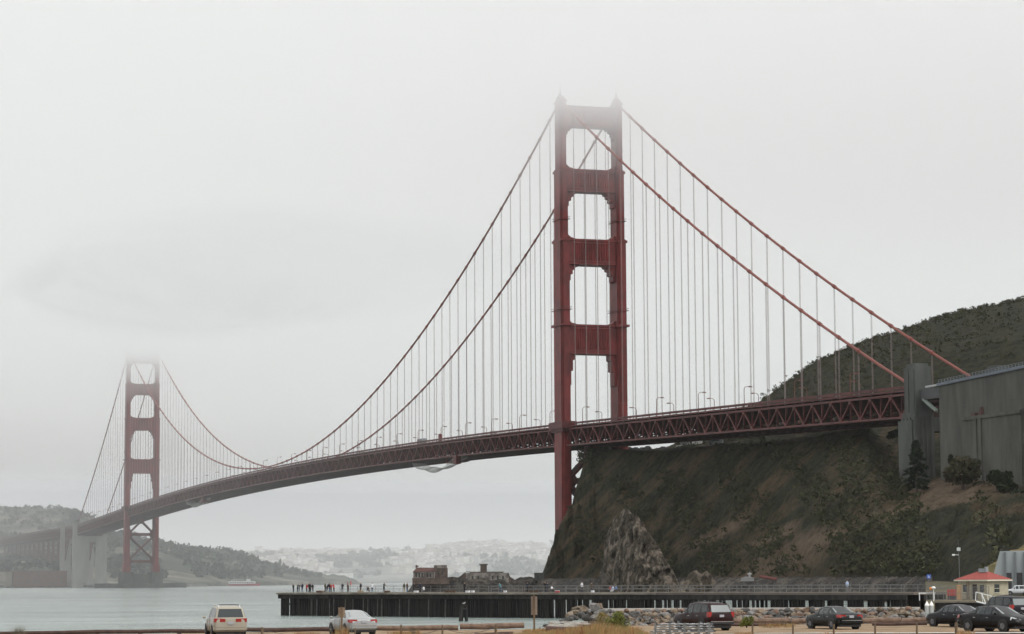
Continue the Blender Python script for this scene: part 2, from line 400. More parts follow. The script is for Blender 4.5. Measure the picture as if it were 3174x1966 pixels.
# cables and suspenders -------------------------------------------
HN = [231.6+15.24*k for k in range(-14, 6)]
HM = [-640.1+15.24*k for k in range(-41, 42)]
HS = [L0-q for q in HN]
HANG = sorted(HN+HM+HS, reverse=True)
for sg in (-1, 1):
    m = MB(); ss = [352-4*i for i in range(int((352+1632)/4)+1)]
    ss = sorted(set(ss+[0.0, L0]), reverse=True)
    m.tube([(s, sg*CT, cable(s)) for s in ss], .50, 8)
    for s in HANG:
        if cable(s) < rail(s)+1.2: continue
        dz = (cable(s+1)-cable(s-1))/2; a = Vector((s-.75, sg*CT, cable(s)-dz*.75)); b = Vector((s+.75, sg*CT, cable(s)+dz*.75))
        m.tube([a, b], .74, 8)
    m.build('main_cable', CABLE, bridge, smooth=False)
hang = [(s, sg) for s in HANG for sg in (-1, 1) if cable(s) > rail(s)+1.0]
hang.sort(key=lambda q: (Vector((q[0], q[1]*CT, 100))-CAM).length)
def rope(m, s, sg):
    zt, zb = cable(s)-.6, rail(s)-2.2
    for a in (-.36, .36):
        m.add([(s+a+.075*math.cos(k*math.pi/2), sg*CT+.075*math.sin(k*math.pi/2), z) for z in (zb, zt) for k in range(4)],
              [(0, 1, 5, 4), (1, 2, 6, 5), (2, 3, 7, 6), (3, 0, 4, 7), (4, 5, 6, 7)])
for s, sg in hang[:99]:
    m = MB(); rope(m, s, sg); m.build('suspender', ROPE, bridge)
m = MB()
for s, sg in hang[99:]: rope(m, s, sg)
tag(m.build('suspender', ROPE, bridge), kind='stuff')

#@@NEXT@@
# ------------------------------------------------------------------ land
def lerp(a, b, k): return a+(b-a)*k
def smooth(k): k = max(0, min(1, k)); return k*k*(3-2*k)
def field(name, cols, nx, subs, mt, amp, nfun=None, kind='structure', store=None, xs=None):
    """height field on bearings (columns) and distances; cols: (column, [(distance, height), ...])"""
    cols = sorted(cols, key=lambda c: c[0]); K = len(cols[0][1])
    x0, x1 = cols[0][0], cols[-1][0]
    xs = xs or [lerp(x0, x1, i/(nx-1)) for i in range(nx)]; nx = len(xs)
    grid = []
    for x in xs:
        for j in range(len(cols)-1):
            if cols[j][0] <= x <= cols[j+1][0]: break
        k = (x-cols[j][0])/(cols[j+1][0]-cols[j][0])
        rows = [(lerp(a[0], b[0], k), lerp(a[1], b[1], k)) for a, b in zip(cols[j][1], cols[j+1][1])]
        line = []
        for r in range(K-1):
            for q in range(subs[r]):
                f = q/subs[r]; d = lerp(rows[r][0], rows[r+1][0], f); z = lerp(rows[r][1], rows[r+1][1], f); a = lerp(amp[r], amp[r+1], f)
                line.append((d, z, a, r+f))
        line.append((rows[-1][0], rows[-1][1], amp[-1], K-1))
        grid.append((x, line))
    ny = len(grid[0][1]); vs = []; 
    for x, line in grid:
        for d, z, a, r in line:
            p = pos(x, d, z)
            if a:
                dz, dd = (nfun or dflt)(p, x, r)
                dn = Vector((p.x-CAM.x, p.y-CAM.y, 0)).normalized()
                p = p+dn*(dd*a)+Vector((0, 0, dz*a))
            vs.append(p)
    fs = [(i*ny+j, (i+1)*ny+j, (i+1)*ny+j+1, i*ny+j+1) for i in range(nx-1) for j in range(ny-1)]
    m = MB(); m.add(vs, fs); o = m.build(name, mt, smooth=True)
    if kind: tag(o, kind=kind)
    return o, xs, grid, vs, ny
def dflt(p, x, r):
    n = noise.fractal(p*.02, 1.0, 2.1, 5); return n, 0
def land_mat(name, dark, green, tan, sc=.02, streak=(1, 1, 1), tanpos=(.52, .66), sc2=.35, bump=1.0, rot=0, rock=None, scars=()):
    m = bpy.data.materials.new(name); m.use_nodes = True; t = m.node_tree; b = t.nodes['Principled BSDF']
    b.inputs['Roughness'].default_value = .95; b.inputs['Specular IOR Level'].default_value = .15
    g = N('ShaderNodeTexCoord', t)
    if rot == 'slant':                             # bands running down the face towards the strait
        cx = N('ShaderNodeVectorMath', t, operation='DOT_PRODUCT'); cx.inputs[1].default_value = (.304, .953, -1.05); t.links.new(g.outputs['Object'], cx.inputs[0])
        cy = N('ShaderNodeVectorMath', t, operation='DOT_PRODUCT'); cy.inputs[1].default_value = (.035, .11, .15); t.links.new(g.outputs['Object'], cy.inputs[0])
        mp = N('ShaderNodeCombineXYZ', t); t.links.new(cx.outputs['Value'], mp.inputs[0]); t.links.new(cy.outputs['Value'], mp.inputs[1])
    else:
        mp = N('ShaderNodeMapping', t); mp.inputs['Scale'].default_value = streak; mp.inputs['Rotation'].default_value = (0, 0, rot)
        t.links.new(g.outputs['Object'], mp.inputs[0])
    def ns(s, d, src, rough=.6):
        n = N('ShaderNodeTexNoise', t); n.inputs['Scale'].default_value = s; n.inputs['Detail'].default_value = d; n.inputs['Roughness'].default_value = rough
        t.links.new(src, n.inputs['Vector']); return n.outputs[0]
    def ramp(src, a, b_, p):
        r = N('ShaderNodeValToRGB', t); r.color_ramp.elements[0].position = p[0]; r.color_ramp.elements[1].position = p[1]
        r.color_ramp.elements[0].color = (*a, 1); r.color_ramp.elements[1].color = (*b_, 1); t.links.new(src, r.inputs[0]); return r.outputs[0]
    n1 = ns(sc2, 8, g.outputs['Object'], .7); n2 = ns(sc, 8, mp.outputs[0], .62); n3 = ns(sc*2.3, 6, g.outputs['Object'])
    base = ramp(n1, dark, green, (.36, .64))
    msk = ramp(n2, (0, 0, 0), (1, 1, 1), tanpos)
    mul = N('ShaderNodeMath', t, operation='MULTIPLY'); t.links.new(msk, mul.inputs[0])
    t.links.new(ramp(n1, (.45,)*3, (1, 1, 1), (.4, .6)), mul.inputs[1])
    mx = N('ShaderNodeMixRGB', t); t.links.new(mul.outputs[0], mx.inputs[0]); t.links.new(base, mx.inputs[1])
    tn = ramp(n3, tan, tuple(q*.6 for q in tan), (.35, .65)); t.links.new(tn, mx.inputs[2])
    out = mx.outputs[0]
    for (pa, pb_, wid) in scars:                   # bare eroded chutes running down the slope
        A = Vector(pa); D = (Vector(pb_)-A); Ln = D.length; D.normalize()
        v1 = N('ShaderNodeVectorMath', t, operation='SUBTRACT'); t.links.new(g.outputs['Object'], v1.inputs[0]); v1.inputs[1].default_value = A
        al = N('ShaderNodeVectorMath', t, operation='DOT_PRODUCT'); t.links.new(v1.outputs[0], al.inputs[0]); al.inputs[1].default_value = D
        view = Vector((math.cos(YAW), math.sin(YAW), 0)); SD = D.cross(Vector((view.x, view.y, 0))).normalized()
        ac = N('ShaderNodeVectorMath', t, operation='DOT_PRODUCT'); t.links.new(v1.outputs[0], ac.inputs[0]); ac.inputs[1].default_value = SD
        ab = N('ShaderNodeMath', t, operation='ABSOLUTE'); t.links.new(ac.outputs['Value'], ab.inputs[0])
        wv = N('ShaderNodeMath', t, operation='MULTIPLY_ADD'); t.links.new(n2, wv.inputs[0]); wv.inputs[1].default_value = wid*2.6; t.links.new(ab.outputs[0], wv.inputs[2])
        m1 = N('ShaderNodeMapRange', t); t.links.new(wv.outputs[0], m1.inputs[0]); m1.inputs[1].default_value = wid*1.55; m1.inputs[2].default_value = wid*2.15; m1.inputs[3].default_value = 1; m1.inputs[4].default_value = 0
        e1 = N('ShaderNodeMapRange', t); t.links.new(al.outputs['Value'], e1.inputs[0]); e1.inputs[1].default_value = -3; e1.inputs[2].default_value = 6
        e2 = N('ShaderNodeMapRange', t); t.links.new(al.outputs['Value'], e2.inputs[0]); e2.inputs[1].default_value = Ln-12; e2.inputs[2].default_value = Ln; e2.inputs[3].default_value = 1; e2.inputs[4].default_value = 0
        q1 = N('ShaderNodeMath', t, operation='MULTIPLY'); t.links.new(m1.outputs[0], q1.inputs[0]); t.links.new(e1.outputs[0], q1.inputs[1])
        q2 = N('ShaderNodeMath', t, operation='MULTIPLY'); t.links.new(q1.outputs[0], q2.inputs[0]); t.links.new(e2.outputs[0], q2.inputs[1])
        q3 = N('ShaderNodeMath', t, operation='MULTIPLY'); t.links.new(q2.outputs[0], q3.inputs[0]); t.links.new(ramp(n1, (.35,)*3, (1.0,)*3, (.35, .58)), q3.inputs[1])
        mq = N('ShaderNodeMixRGB', t); t.links.new(q3.outputs[0], mq.inputs[0]); t.links.new(out, mq.inputs[1]); mq.inputs[2].default_value = (.20, .145, .10, 1); out = mq.outputs[0]
    if rot == 'slant':                             # the higher headland is greener
        sq = N('ShaderNodeSeparateXYZ', t); t.links.new(g.outputs['Object'], sq.inputs[0])
        mz = N('ShaderNodeMapRange', t); t.links.new(sq.outputs[2], mz.inputs[0]); mz.inputs[1].default_value = 45; mz.inputs[2].default_value = 72; mz.inputs[3].default_value = 1; mz.inputs[4].default_value = .16
        m0 = N('ShaderNodeMath', t, operation='MULTIPLY'); t.links.new(mul.outputs[0], m0.inputs[0]); t.links.new(mz.outputs[0], m0.inputs[1]); t.links.new(m0.outputs[0], mx.inputs[0])
    if rock:
        sp = N('ShaderNodeSeparateXYZ', t); t.links.new(g.outputs['Object'], sp.inputs[0])
        a = N('ShaderNodeMath', t, operation='MULTIPLY_ADD'); t.links.new(ns(.08, 5, g.outputs['Object']), a.inputs[0]); a.inputs[1].default_value = 12; t.links.new(sp.outputs[2], a.inputs[2])
        mr = N('ShaderNodeMapRange', t); t.links.new(a.outputs[0], mr.inputs[0]); mr.inputs[1].default_value = rock[1]+6; mr.inputs[2].default_value = rock[1]+9; mr.inputs[3].default_value = 1; mr.inputs[4].default_value = 0
        m2 = N('ShaderNodeMixRGB', t); t.links.new(mr.outputs[0], m2.inputs[0]); t.links.new(out, m2.inputs[1])
        t.links.new(ramp(n1, rock[0], tuple(q*.35 for q in rock[0]), (.42, .6)), m2.inputs[2]); out = m2.outputs[0]
    t.links.new(out, b.inputs['Base Color'])
    bp = N('ShaderNodeBump', t); bp.inputs['Strength'].default_value = 1; bp.inputs['Distance'].default_value = bump
    t.links.new(n1, bp.inputs['Height']); t.links.new(bp.outputs[0], b.inputs['Normal'])
    return m
# --- the bluff below the deck and the headland behind it
HILL = land_mat('bluff_scrub', (.013, .015, .009), (.050, .052, .025), (.175, .122, .072), sc=.13, rot='slant', tanpos=(.45, .62), sc2=.30, bump=4.5, rock=((.085, .08, .072), 4), scars=[(tuple(at(2862, 1535, 790)), tuple(at(2440, 1775, 760)), 7.5), (tuple(at(2760, 1560, 780)), tuple(at(2300, 1775, 800)), 2.6), (tuple(at(2330, 1590, 900)), tuple(at(2090, 1745, 900)), 3.0), (tuple(at(2560, 1580, 830)), tuple(at(2200, 1760, 850)), 2.2)])
def P(x, y, d): return (d, zat(x, y+(7 if 1100 < d < 1200 and x > 2200 else 0), d))
# rows: water edge, shore, foot of slope, mid slope, upper slope, edge of the bench, bench behind the deck, rise, crest, beyond
def col(x, d0, d1, mid, upm, edge, bench, rise, crest, back):
    return (x, [(d0, -3), (d1, 3.0), (d1+14, 6.5), P(x, *mid), P(x, *upm), P(x, *edge), P(x, *bench), P(x, *rise), P(x, *crest), back])
HC = [
 (1640, [(1085, -6), (1090, -5), (1095, -4), (1100, -4), (1104, -4), (1108, -4), (1112, -4), (1120, -4), (1130, -5), (1160, -6)]),
 (1668, [(1080, -4), (1085, 0), (1092, 2), (1098, 3), (1102, 4), (1106, 4), (1112, 2), (1118, -4), (1130, -5), (1160, -6)]),
 col(1682, 1060, 1066, (1786, 1082), (1778, 1092), (1775, 1099), (1783, 1106), (1795, 1112), (1806, 1124), (1160, -6)),
 col(1700, 1050, 1057, (1765, 1078), (1743, 1090), (1727, 1100), (1740, 1106), (1780, 1114), (1806, 1124), (1160, -6)),
 col(1722, 1040, 1047, (1745, 1070), (1700, 1086), (1652, 1101), (1665, 1106), (1775, 1122), (1806, 1134), (1170, -6)),
 col(1750, 1028, 1036, (1735, 1062), (1680, 1080), (1610, 1103), (1625, 1107), (1720, 1125), (1790, 1140), (1190, -6)),
 col(1775, 1018, 1026, (1730, 1056), (1660, 1078), (1555, 1104), (1575, 1110), (1640, 1130), (1720, 1160), (1220, -4)),
 col(1795, 1010, 1018, (1722, 1050), (1640, 1074), (1490, 1103), (1500, 1111), (1560, 1135), (1640, 1170), (1250, 0)),
 col(1815, 1000, 1010, (1715, 1046), (1620, 1068), (1432, 1100), (1436, 1112), (1440, 1140), (1500, 1180), (1270, 10)),
 col(1828, 996, 1005, (1710, 1042), (1600, 1064), (1398, 1098), (1394, 1112), (1396, 1150), (1430, 1190), (1280, 20)),
 col(1900, 972, 980, (1700, 1018), (1570, 1044), (1397, 1080), (1392, 1105), (1391, 1150), (1396, 1200), (1300, 30)),
 col(2000, 940, 948, (1690, 985), (1560, 1014), (1402, 1050), (1399, 1080), (1396, 1130), (1396, 1190), (1330, 35)),
 col(2060, 918, 927, (1690, 965), (1560, 995), (1399, 1032), (1397, 1062), (1394, 1110), (1394, 1190), (1350, 40)),
 col(2110, 898, 908, (1690, 948), (1560, 978), (1395, 1016), (1391, 1046), (1387, 1090), (1366, 1180), (1360, 42)),
 col(2240, 842, 852, (1690, 895), (1555, 930), (1386, 975), (1383, 1008), (1340, 1080), (1302, 1180), (1370, 50)),
 col(2366, 790, 800, (1690, 842), (1555, 885), (1385, 936), (1378, 970), (1300, 1060), (1235, 1170), (1380, 60)),
 col(2440, 762, 772, (1685, 815), (1550, 858), (1372, 914), (1368, 948), (1260, 1050), (1185, 1165), (1390, 70)),
 col(2545, 720, 730, (1680, 775), (1545, 820), (1365, 888), (1361, 915), (1210, 1040), (1112, 1160), (1400, 80)),
 col(2700, 660, 672, (1665, 715), (1540, 762), (1355, 850), (1352, 872), (1160, 1020), (1047, 1160), (1420, 90)),
 col(2790, 625, 638, (1655, 685), (1560, 745), (1505, 812), (1440, 850), (1120, 1000), (1024, 1160), (1430, 95)),
 col(2880, 560, 600, (1655, 650), (1555, 720), (1490, 785), (1440, 850), (1100, 990), (992, 1165), (1440, 100)),
 col(3000, 440, 530, (1660, 600), (1560, 680), (1472, 765), (1430, 840), (1090, 980), (957, 1170), (1450, 105)),
 col(3100, 425, 500, (1650, 570), (1560, 650), (1490, 735), (1430, 830), (1070, 970), (938, 1175), (1460, 110)),
 col(3174, 420, 480, (1620, 545), (1575, 620), (1510, 715), (1430, 820), (1060, 960), (922, 1180), (1470, 110)),
 col(3500, 410, 440, (1600, 520), (1540, 590), (1480, 680), (1350, 800), (1020, 940), (860, 1180), (1480, 120)),
 col(4300, 400, 420, (1600, 480), (1500, 560), (1400, 650), (1250, 780), (980, 920), (820, 1180), (1480, 120)),
]
def hilln(p, x, r):
    # spurs and gullies slanting down towards the strait
    q = Vector((x*.0062-(p.z)*.030, p.z*.008, 3.3))
    rg = 1-abs(noise.noise(q*1.0))*2.2; rg2 = 1-abs(noise.noise(q*2.7+Vector((5, 1, 2))))*2
    n = noise.fractal(p*.035, 1.0, 2.1, 5); n2 = noise.fractal(p*.16, 1.0, 2.0, 3)
    bigf = noise.noise(Vector((x*.0034-p.z*.012, p.z*.004, 9.1)))
    if x < 1695: return n*.3, n*.5
    if x < 1850: return n*.9+n2*1.5+abs(noise.noise(p*.09))*2.2-.6, -(rg*.9+rg2*.5)+n*.7
    return n*.35+n2*.25, -(rg*.9+rg2*.5)+n*.7+bigf*2.2
AMP = [0, 0, .8, 6.5, 7.5, 1.1, .5, 3.5, 1.2, 0]
hxs = [1640+i*4 for i in range(134)]+[2176+i*6 for i in range(170)]+[3196+i*48 for i in range(23)]+[4300]
hill, HXS, HG, HV, HNY = field('hillside', HC, 0, [2, 3, 16, 16, 26, 4, 8, 14, 4], HILL, AMP, hilln, xs=hxs)
def hill_at(x, r):                               # vertex on the hill near column x, row fraction r (0..1 of the mesh rows)
    i = min(range(len(HXS)), key=lambda k: abs(HXS[k]-x)); j = int(r*(HNY-1)); return HV[i*HNY+j]
# --- near shore: rocks, spit and ledge below the bluff
ROCK = land_mat('shore_rock', (.022, .021, .019), (.12, .11, .10), (.22, .19, .16), sc=.12, streak=(1, 1, 1), tanpos=(.5, .62), sc2=.5, bump=2.0)
ROCKG = land_mat('stack_rock', (.014, .015, .012), (.16, .13, .095), (.42, .35, .28), sc=.22, streak=(1.2, 1.4, .8), tanpos=(.49, .56), sc2=.6, bump=3.0)
def crag(name, prof, dist, depth, mt, label, seed, base=1820, kind='structure', amp=1.0, nx=None, cat=None, sk=1.0, slope=0):
    """a free-standing crag: outline in columns/rows at a distance, rounded out to a real depth front and back"""
    x0, x1 = prof[0][0], prof[-1][0]; n = nx or int((x1-x0)/2.5)+1; rows = 26; vs = []; 
    for i in range(n):
        x = lerp(x0, x1, i/(n-1))
        for j in range(len(prof)-1):
            if prof[j][0] <= x <= prof[j+1][0]: break
        y = lerp(prof[j][1], prof[j+1][1], (x-prof[j][0])/max(1e-6, prof[j+1][0]-prof[j][0]))
        di = dist+slope*(x-x0); zt = zat(x, y, di)
        for k in range(rows+1):
            a = k/rows*2-1; zz = lerp(-2, zt, (1-abs(a)**1.25)); d = di+a*depth*(.45+.55*(1-abs(2*i/(n-1)-1)))*min(1, max(.15, zt/12))
            p = pos(x, d, zz); q = p*.11+Vector((seed, 0, 0)); edge = 1-abs(a)**3
            nn = noise.fractal(q*2.2, 1, 2.1, 6)*1.3; st_ = (p.z*.55+p.y*.30+noise.noise(q)*3); rg = abs((st_*.42) % 2-1)*.8-noise.noise(q*3.5)*1.1
            sl = min(1, max(.1, zt/14))
            dn = Vector((p.x-CAM.x, p.y-CAM.y, 0)).normalized()
            p += dn*((nn*2.6-rg*1.8)*amp*edge*sl*sk)+Vector((0, 0, (nn*.9+rg*.3)*amp*edge*sl))
            vs.append(p)
    R = rows+1
    fs = [(i*R+j, (i+1)*R+j, (i+1)*R+j+1, i*R+j+1) for i in range(n-1) for j in range(rows)]
    m = MB(); m.add(vs, fs); m.add([vs[j] for j in range(R)], [tuple(range(R))]); m.add([vs[(n-1)*R+j] for j in range(R)], [tuple(range(R))[::-1]])
    o = m.build(name, mt, smooth=False); tag(o, label, cat, kind=kind) if kind else tag(o, label, cat)
    return o
crag('rock_stack', [(1836, 1835), (1846, 1805), (1853, 1790), (1866, 1768), (1872, 1740), (1860, 1712), (1868, 1690), (1878, 1672), (1886, 1650), (1896, 1625), (1908, 1604), (1918, 1608), (1930, 1590), (1944, 1582), (1960, 1588), (1972, 1596), (1990, 1618), (2012, 1652), (2040, 1692), (2070, 1742), (2096, 1790), (2118, 1836)], 938, 20, ROCKG,
     'craggy pointed rock stack with pale streaks at the foot of the bluff', 1.0, kind=None, cat='rock', slope=-.20)
crag('rock', [(2062, 1836), (2090, 1826), (2110, 1804), (2128, 1788), (2140, 1776), (2160, 1768), (2176, 1780), (2190, 1774), (2204, 1782), (2216, 1800), (2232, 1822), (2244, 1836)], 838, 9, ROCKG,
     'low jagged rock just right of the pointed rock stack', 4.0, kind=None, cat='rock', sk=.5)
crag('rock', [(1830, 1828), (1838, 1808), (1845, 1793), (1862, 1784), (1880, 1778), (1895, 1792), (1902, 1815), (1910, 1830)], 900, 8, ROCK,
     'small grey rounded rock in front of the left foot of the rock stack', 7.0, kind=None, cat='rock')
crag('shore_ledge', [(1655, 1830), (1658, 1800), (1664, 1786), (1690, 1784), (1760, 1787), (1820, 1788), (1900, 1786), (2000, 1790), (2100, 1789), (2240, 1794), (2300, 1797), (2400, 1800), (2480, 1796), (2560, 1793), (2660, 1786), (2760, 1792), (2880, 1796), (2960, 1800)], 600, 1, ROCK, None, 9.0, nx=4) if False else None
def ledge():                                     # boulder strewn foot of the bluff, following the shore
    cols = []
    for x, d in ((1655, 1075), (1668, 1050), (1750, 1012), (1900, 962), (2060, 905), (2240, 830), (2440, 750), (2600, 690), (2790, 615), (2850, 585), (2890, 560)):
        cols.append((x, [(d-26, -2.5), (d-19, 0.4), (d-10, 2.0), (d-3, 3.4), (d+3, 4.6), (d+16, 6.2), (d+22, 4)]))
    def nf(p, x, r):
        n = noise.fractal(p*.16, 1, 2, 5); n2 = abs(noise.noise(p*.5)); return n*2.2+n2*1.2, n*2.5
    return field('shore', cols, 360, [3, 5, 5, 4, 4, 2], ROCK, [0, .8, 1, 1, .8, .2, 0], nf)
ledge()
# the point with the ruined station
crag('rocky_point', [(1262, 1836), (1276, 1815), (1290, 1800), (1320, 1800), (1352, 1794), (1375, 1792), (1420, 1790), (1440, 1776), (1452, 1778), (1500, 1780), (1560, 1782), (1580, 1790), (1595, 1798), (1612, 1789), (1630, 1787), (1650, 1789), (1664, 1800), (1690, 1806), (1720, 1815)], 1060, 26, ROCK,
     None, 12.0, amp=1.0)

# --- far shores: wooded headland behind the far tower, then the hilly city
FARM = land_mat('wooded_headland', (.030, .042, .032), (.085, .095, .065), (.34, .31, .26), sc=.010, streak=(1.0, .5, 2.2), tanpos=(.50, .60), sc2=.03, bump=6)
CITYM = land_mat('city_ground', (.07, .085, .075), (.17, .18, .16), (.40, .38, .35), sc=.012, tanpos=(.44, .58), sc2=.03, bump=3)
def farn(p, x, r):
    n = noise.fractal(p*.004, 1, 2, 5); n2 = noise.fractal(p*.02, 1, 2, 3); rg = 1-abs(noise.noise(Vector((x*.03, p.z*.004, 1))))*2
    return n*6+n2*3.5+rg*3, 0
def fcol(x, d0, y1, d1, y2, d2, y3, d3): return (x, [(d0, -4), (d0+12, 5), P(x, y1, d1), P(x, y2, d2), P(x, y3, d3), (d3+500, -10)])
FC = [fcol(-900, 2700, 1745, 2820, 1635.0, 3550, 1500, 4100), fcol(-300, 2720, 1760, 2830, 1695.0, 3550, 1545, 4100),
      fcol(0, 2760, 1770, 2860, 1735.0, 3550, 1572, 4100), fcol(60, 2770, 1765, 2860, 1725.0, 3550, 1578, 4100), fcol(110, 2780, 1765, 2870, 1720.0, 3550, 1572, 4100), fcol(150, 2790, 1765, 2870, 1725.0, 3550, 1582, 4100),
      fcol(190, 2790, 1765, 2880, 1725.0, 3550, 1574, 4100), fcol(235, 2790, 1765, 2880, 1690, 3130, 1590, 3500), fcol(285, 2800, 1765, 2890, 1700, 3130, 1612, 3500), fcol(340, 2800, 1770, 2890, 1705, 3130, 1650, 3500),
      fcol(420, 2820, 1775, 2910, 1715, 3110, 1668, 3400), fcol(500, 2830, 1780, 2920, 1725, 3110, 1687, 3400), fcol(560, 2850, 1785, 2930, 1735, 3110, 1699, 3400), fcol(640, 2900, 1788, 2980, 1745, 3150, 1712, 3420),
      fcol(700, 2950, 1790, 3040, 1755, 3200, 1714, 3450), fcol(750, 3000, 1792, 3100, 1762, 3250, 1722, 3500), fcol(790, 3080, 1794, 3160, 1775, 3300, 1746, 3500), fcol(850, 3150, 1797, 3250, 1782, 3400, 1757, 3600), fcol(960, 3300, 1799, 3400, 1791, 3550, 1777, 3750), fcol(1080, 3500, 1802, 3600, 1800, 3700, 1794, 3800), fcol(1140, 3600, 1806, 3650, 1806, 3750, 1806, 3850)]
FC[-1] = (1140, [(3600, -6), (3612, -5), (3650, -5), (3700, -5), (3800, -5), (4300, -10)])
field('far_headland', FC, 330, [1, 8, 14, 14, 4], FARM, [0, 0, .25, .8, .75, 0], farn)
def ccol(x, y1, y2, y3): return (x, [(4700, -4), (4720, 2), (5000, 6), P(x, y1, 5300), P(x, y2, 5700), P(x, y3, 6200), (7200, -10)])
CC = [ccol(300, 1795, 1770, 1740), ccol(600, 1785, 1755, 1728), ccol(700, 1780, 1745, 1722), ccol(780, 1777, 1742, 1718), ccol(880, 1778, 1742, 1713), ccol(980, 1780, 1745, 1716), ccol(1060, 1779, 1745, 1712), ccol(1120, 1777, 1740, 1713), ccol(1200, 1775, 1735, 1705),
      ccol(1290, 1772, 1732, 1702), ccol(1360, 1772, 1730, 1701), ccol(1430, 1770, 1725, 1692), ccol(1510, 1770, 1725, 1691), ccol(1600, 1770, 1728, 1697), ccol(1680, 1772, 1730, 1694), ccol(1800, 1772, 1730, 1690), ccol(2300, 1772, 1730, 1700)]
def cityn(p, x, r): n = noise.fractal(p*.004, 1, 2, 5); return n*9, 0
cityo, CXS, CG, CV, CNY = field('city_hill', CC, 300, [1, 3, 10, 14, 14, 3], CITYM, [0, 0, .1, .6, .7, .6, 0], cityn)
# city houses
def house_mesh(w, d, h, roof, mi=0):
    m = MB(); m.box(-w/2, w/2, -d/2, d/2, -4, h, 0)
    if roof: m.add([(-w/2-.3, -d/2-.3, h), (w/2+.3, -d/2-.3, h), (w/2+.3, d/2+.3, h), (-w/2-.3, d/2+.3, h), (-w/2-.3, 0, h+roof), (w/2+.3, 0, h+roof)], [(0, 1, 5, 4), (2, 3, 4, 5), (0, 4, 3), (1, 2, 5)], 1)
    else: m.box(-w/2-.2, w/2+.2, -d/2-.2, d/2+.2, h, h+.7, 1)
    for q in range(3):
        for z in (1.5, 5):
            x = -w/2+w*(q+.5)/3; m.box(x-.8, x+.8, -d/2-.06, -d/2+.02, z, z+1.8, 2)
            x = -d/2+d*(q+.5)/3; m.box(w/2-.02, w/2+.06, x-.8, x+.8, z, z+1.8, 2)
    return m
HW = [mat('house_wall_white', (.74, .73, .70), .8, var=.05), mat('house_wall_cream', (.62, .59, .53), .8, var=.05), mat('house_wall_grey', (.42, .42, .42), .8, var=.05), mat('house_wall_pink', (.56, .50, .47), .8, var=.05)]
ROOFM = mat('house_roof', (.30, .27, .25), .9, var=.2, scale=.1); WIN = mat('far_window', (.06, .07, .08), .3, var=.1)
protos = []
for i in range(8):
    w, d, h = random.uniform(9, 17), random.uniform(10, 18), random.uniform(8, 14)
    o = house_mesh(w, d, h, [2.6, 0][i % 2]).build('house', [HW[[0, 0, 1, 0, 2, 0, 3, 1][i]], ROOFM, WIN])
    tag(o, 'tiny pale house on the hazy hills of the city across the water', 'house', 'houses on the far city hills'); protos.append(o)
spots = []
tr = random.Random(5)
cand = []
for _ in range(5200):
    x = tr.uniform(760, 1700); f = tr.random(); i = min(range(0, len(CXS)), key=lambda k: abs(CXS[k]-x)); j = int(lerp(10, CNY-5, f**.9)); v = CV[i*CNY+j]
    if v.z < 10: continue
    dens = noise.noise(Vector((v.x*.0035, v.y*.0035, v.z*.02)))
    if dens < -.08: continue
    if f < .35 and dens < .22: continue
    cand.append((v+Vector((tr.uniform(-8, 8), tr.uniform(-8, 8), 0)), x))
cand.sort(key=lambda c: (c[0]-CAM).length)
tr.shuffle(cand)
ind = cand[:300]; rest = cand[300:2300]
for k, (v, x) in enumerate(ind):
    o = protos[k % 8] if k < 8 else protos[tr.randrange(8)].copy()
    if k >= 8: COL.objects.link(o)
    o.location = v; o.rotation_euler = (0, 0, YAW+R_(90)+tr.uniform(-.5, .5)); sc = tr.uniform(.8, 1.35); o.scale = (sc, sc, sc*tr.uniform(.8, 1.2))
m = MB()
for v, x in rest:
    hm = house_mesh(tr.uniform(9, 16), tr.uniform(9, 16), tr.uniform(7, 13), 0); a = YAW+tr.uniform(-.5, .5); ca, sa = math.cos(a), math.sin(a); mi = tr.choice([0, 0, 1, 2, 4])
    hm.m = [mi if q == 0 else (3 if q == 2 else 5) for q in hm.m]
    b = len(m.v); m.v += [(v.x+p[0]*ca-p[1]*sa, v.y+p[0]*sa+p[1]*ca, v.z+p[2]) for p in hm.v]; m.f += [[i+b for i in f] for f in hm.f]; m.m += hm.m
tag(m.build('houses', [HW[0], HW[1], HW[2], WIN, HW[3], ROOFM]), kind='stuff', label='mass of small pale houses covering the hazy city hills')
# a few larger pale blocks on the city skyline
for x, y, w, h, lb in ((1488, 1688, 34, 22, 'long pale block on the city skyline, left of the two standing together'), (1515, 1690, 24, 20, 'shorter pale block on the city skyline right of the long one'), (1376, 1741, 60, 30, 'large white building on the city hillside above the ruined house'), (1045, 1777, 66, 16, 'wide low white building near the city waterfront'), (1050, 1706, 14, 16, 'narrow pale tower block on the left part of the city skyline'), (1225, 1700, 20, 16, 'boxy pale block on the crest of the middle city hill')):
    dd = 6150 if y < 1712 else (5650 if y < 1760 else 5150); p = at(x, y, dd); e_ = empty('building', (p.x, p.y, p.z-h), YAW+R_(90))
    tag(e_, lb, 'building')
    q = MB(); q.box(-w/2, w/2, -10, 10, -30, h); q.build('wall', HW[0], e_); q = MB(); q.box(-w/2-.5, w/2+.5, -10.5, 10.5, h, h+1.5); q.build('roof', ROOFM, e_)
    q = MB()
    for i in range(int(w/5)):
        for k in range(int(h/5)): q.box(-w/2+2+i*5, -w/2+4+i*5, -10.15, -9.9, 2+k*5, 4+k*5)
    q.build('window_rows', WIN, e_)

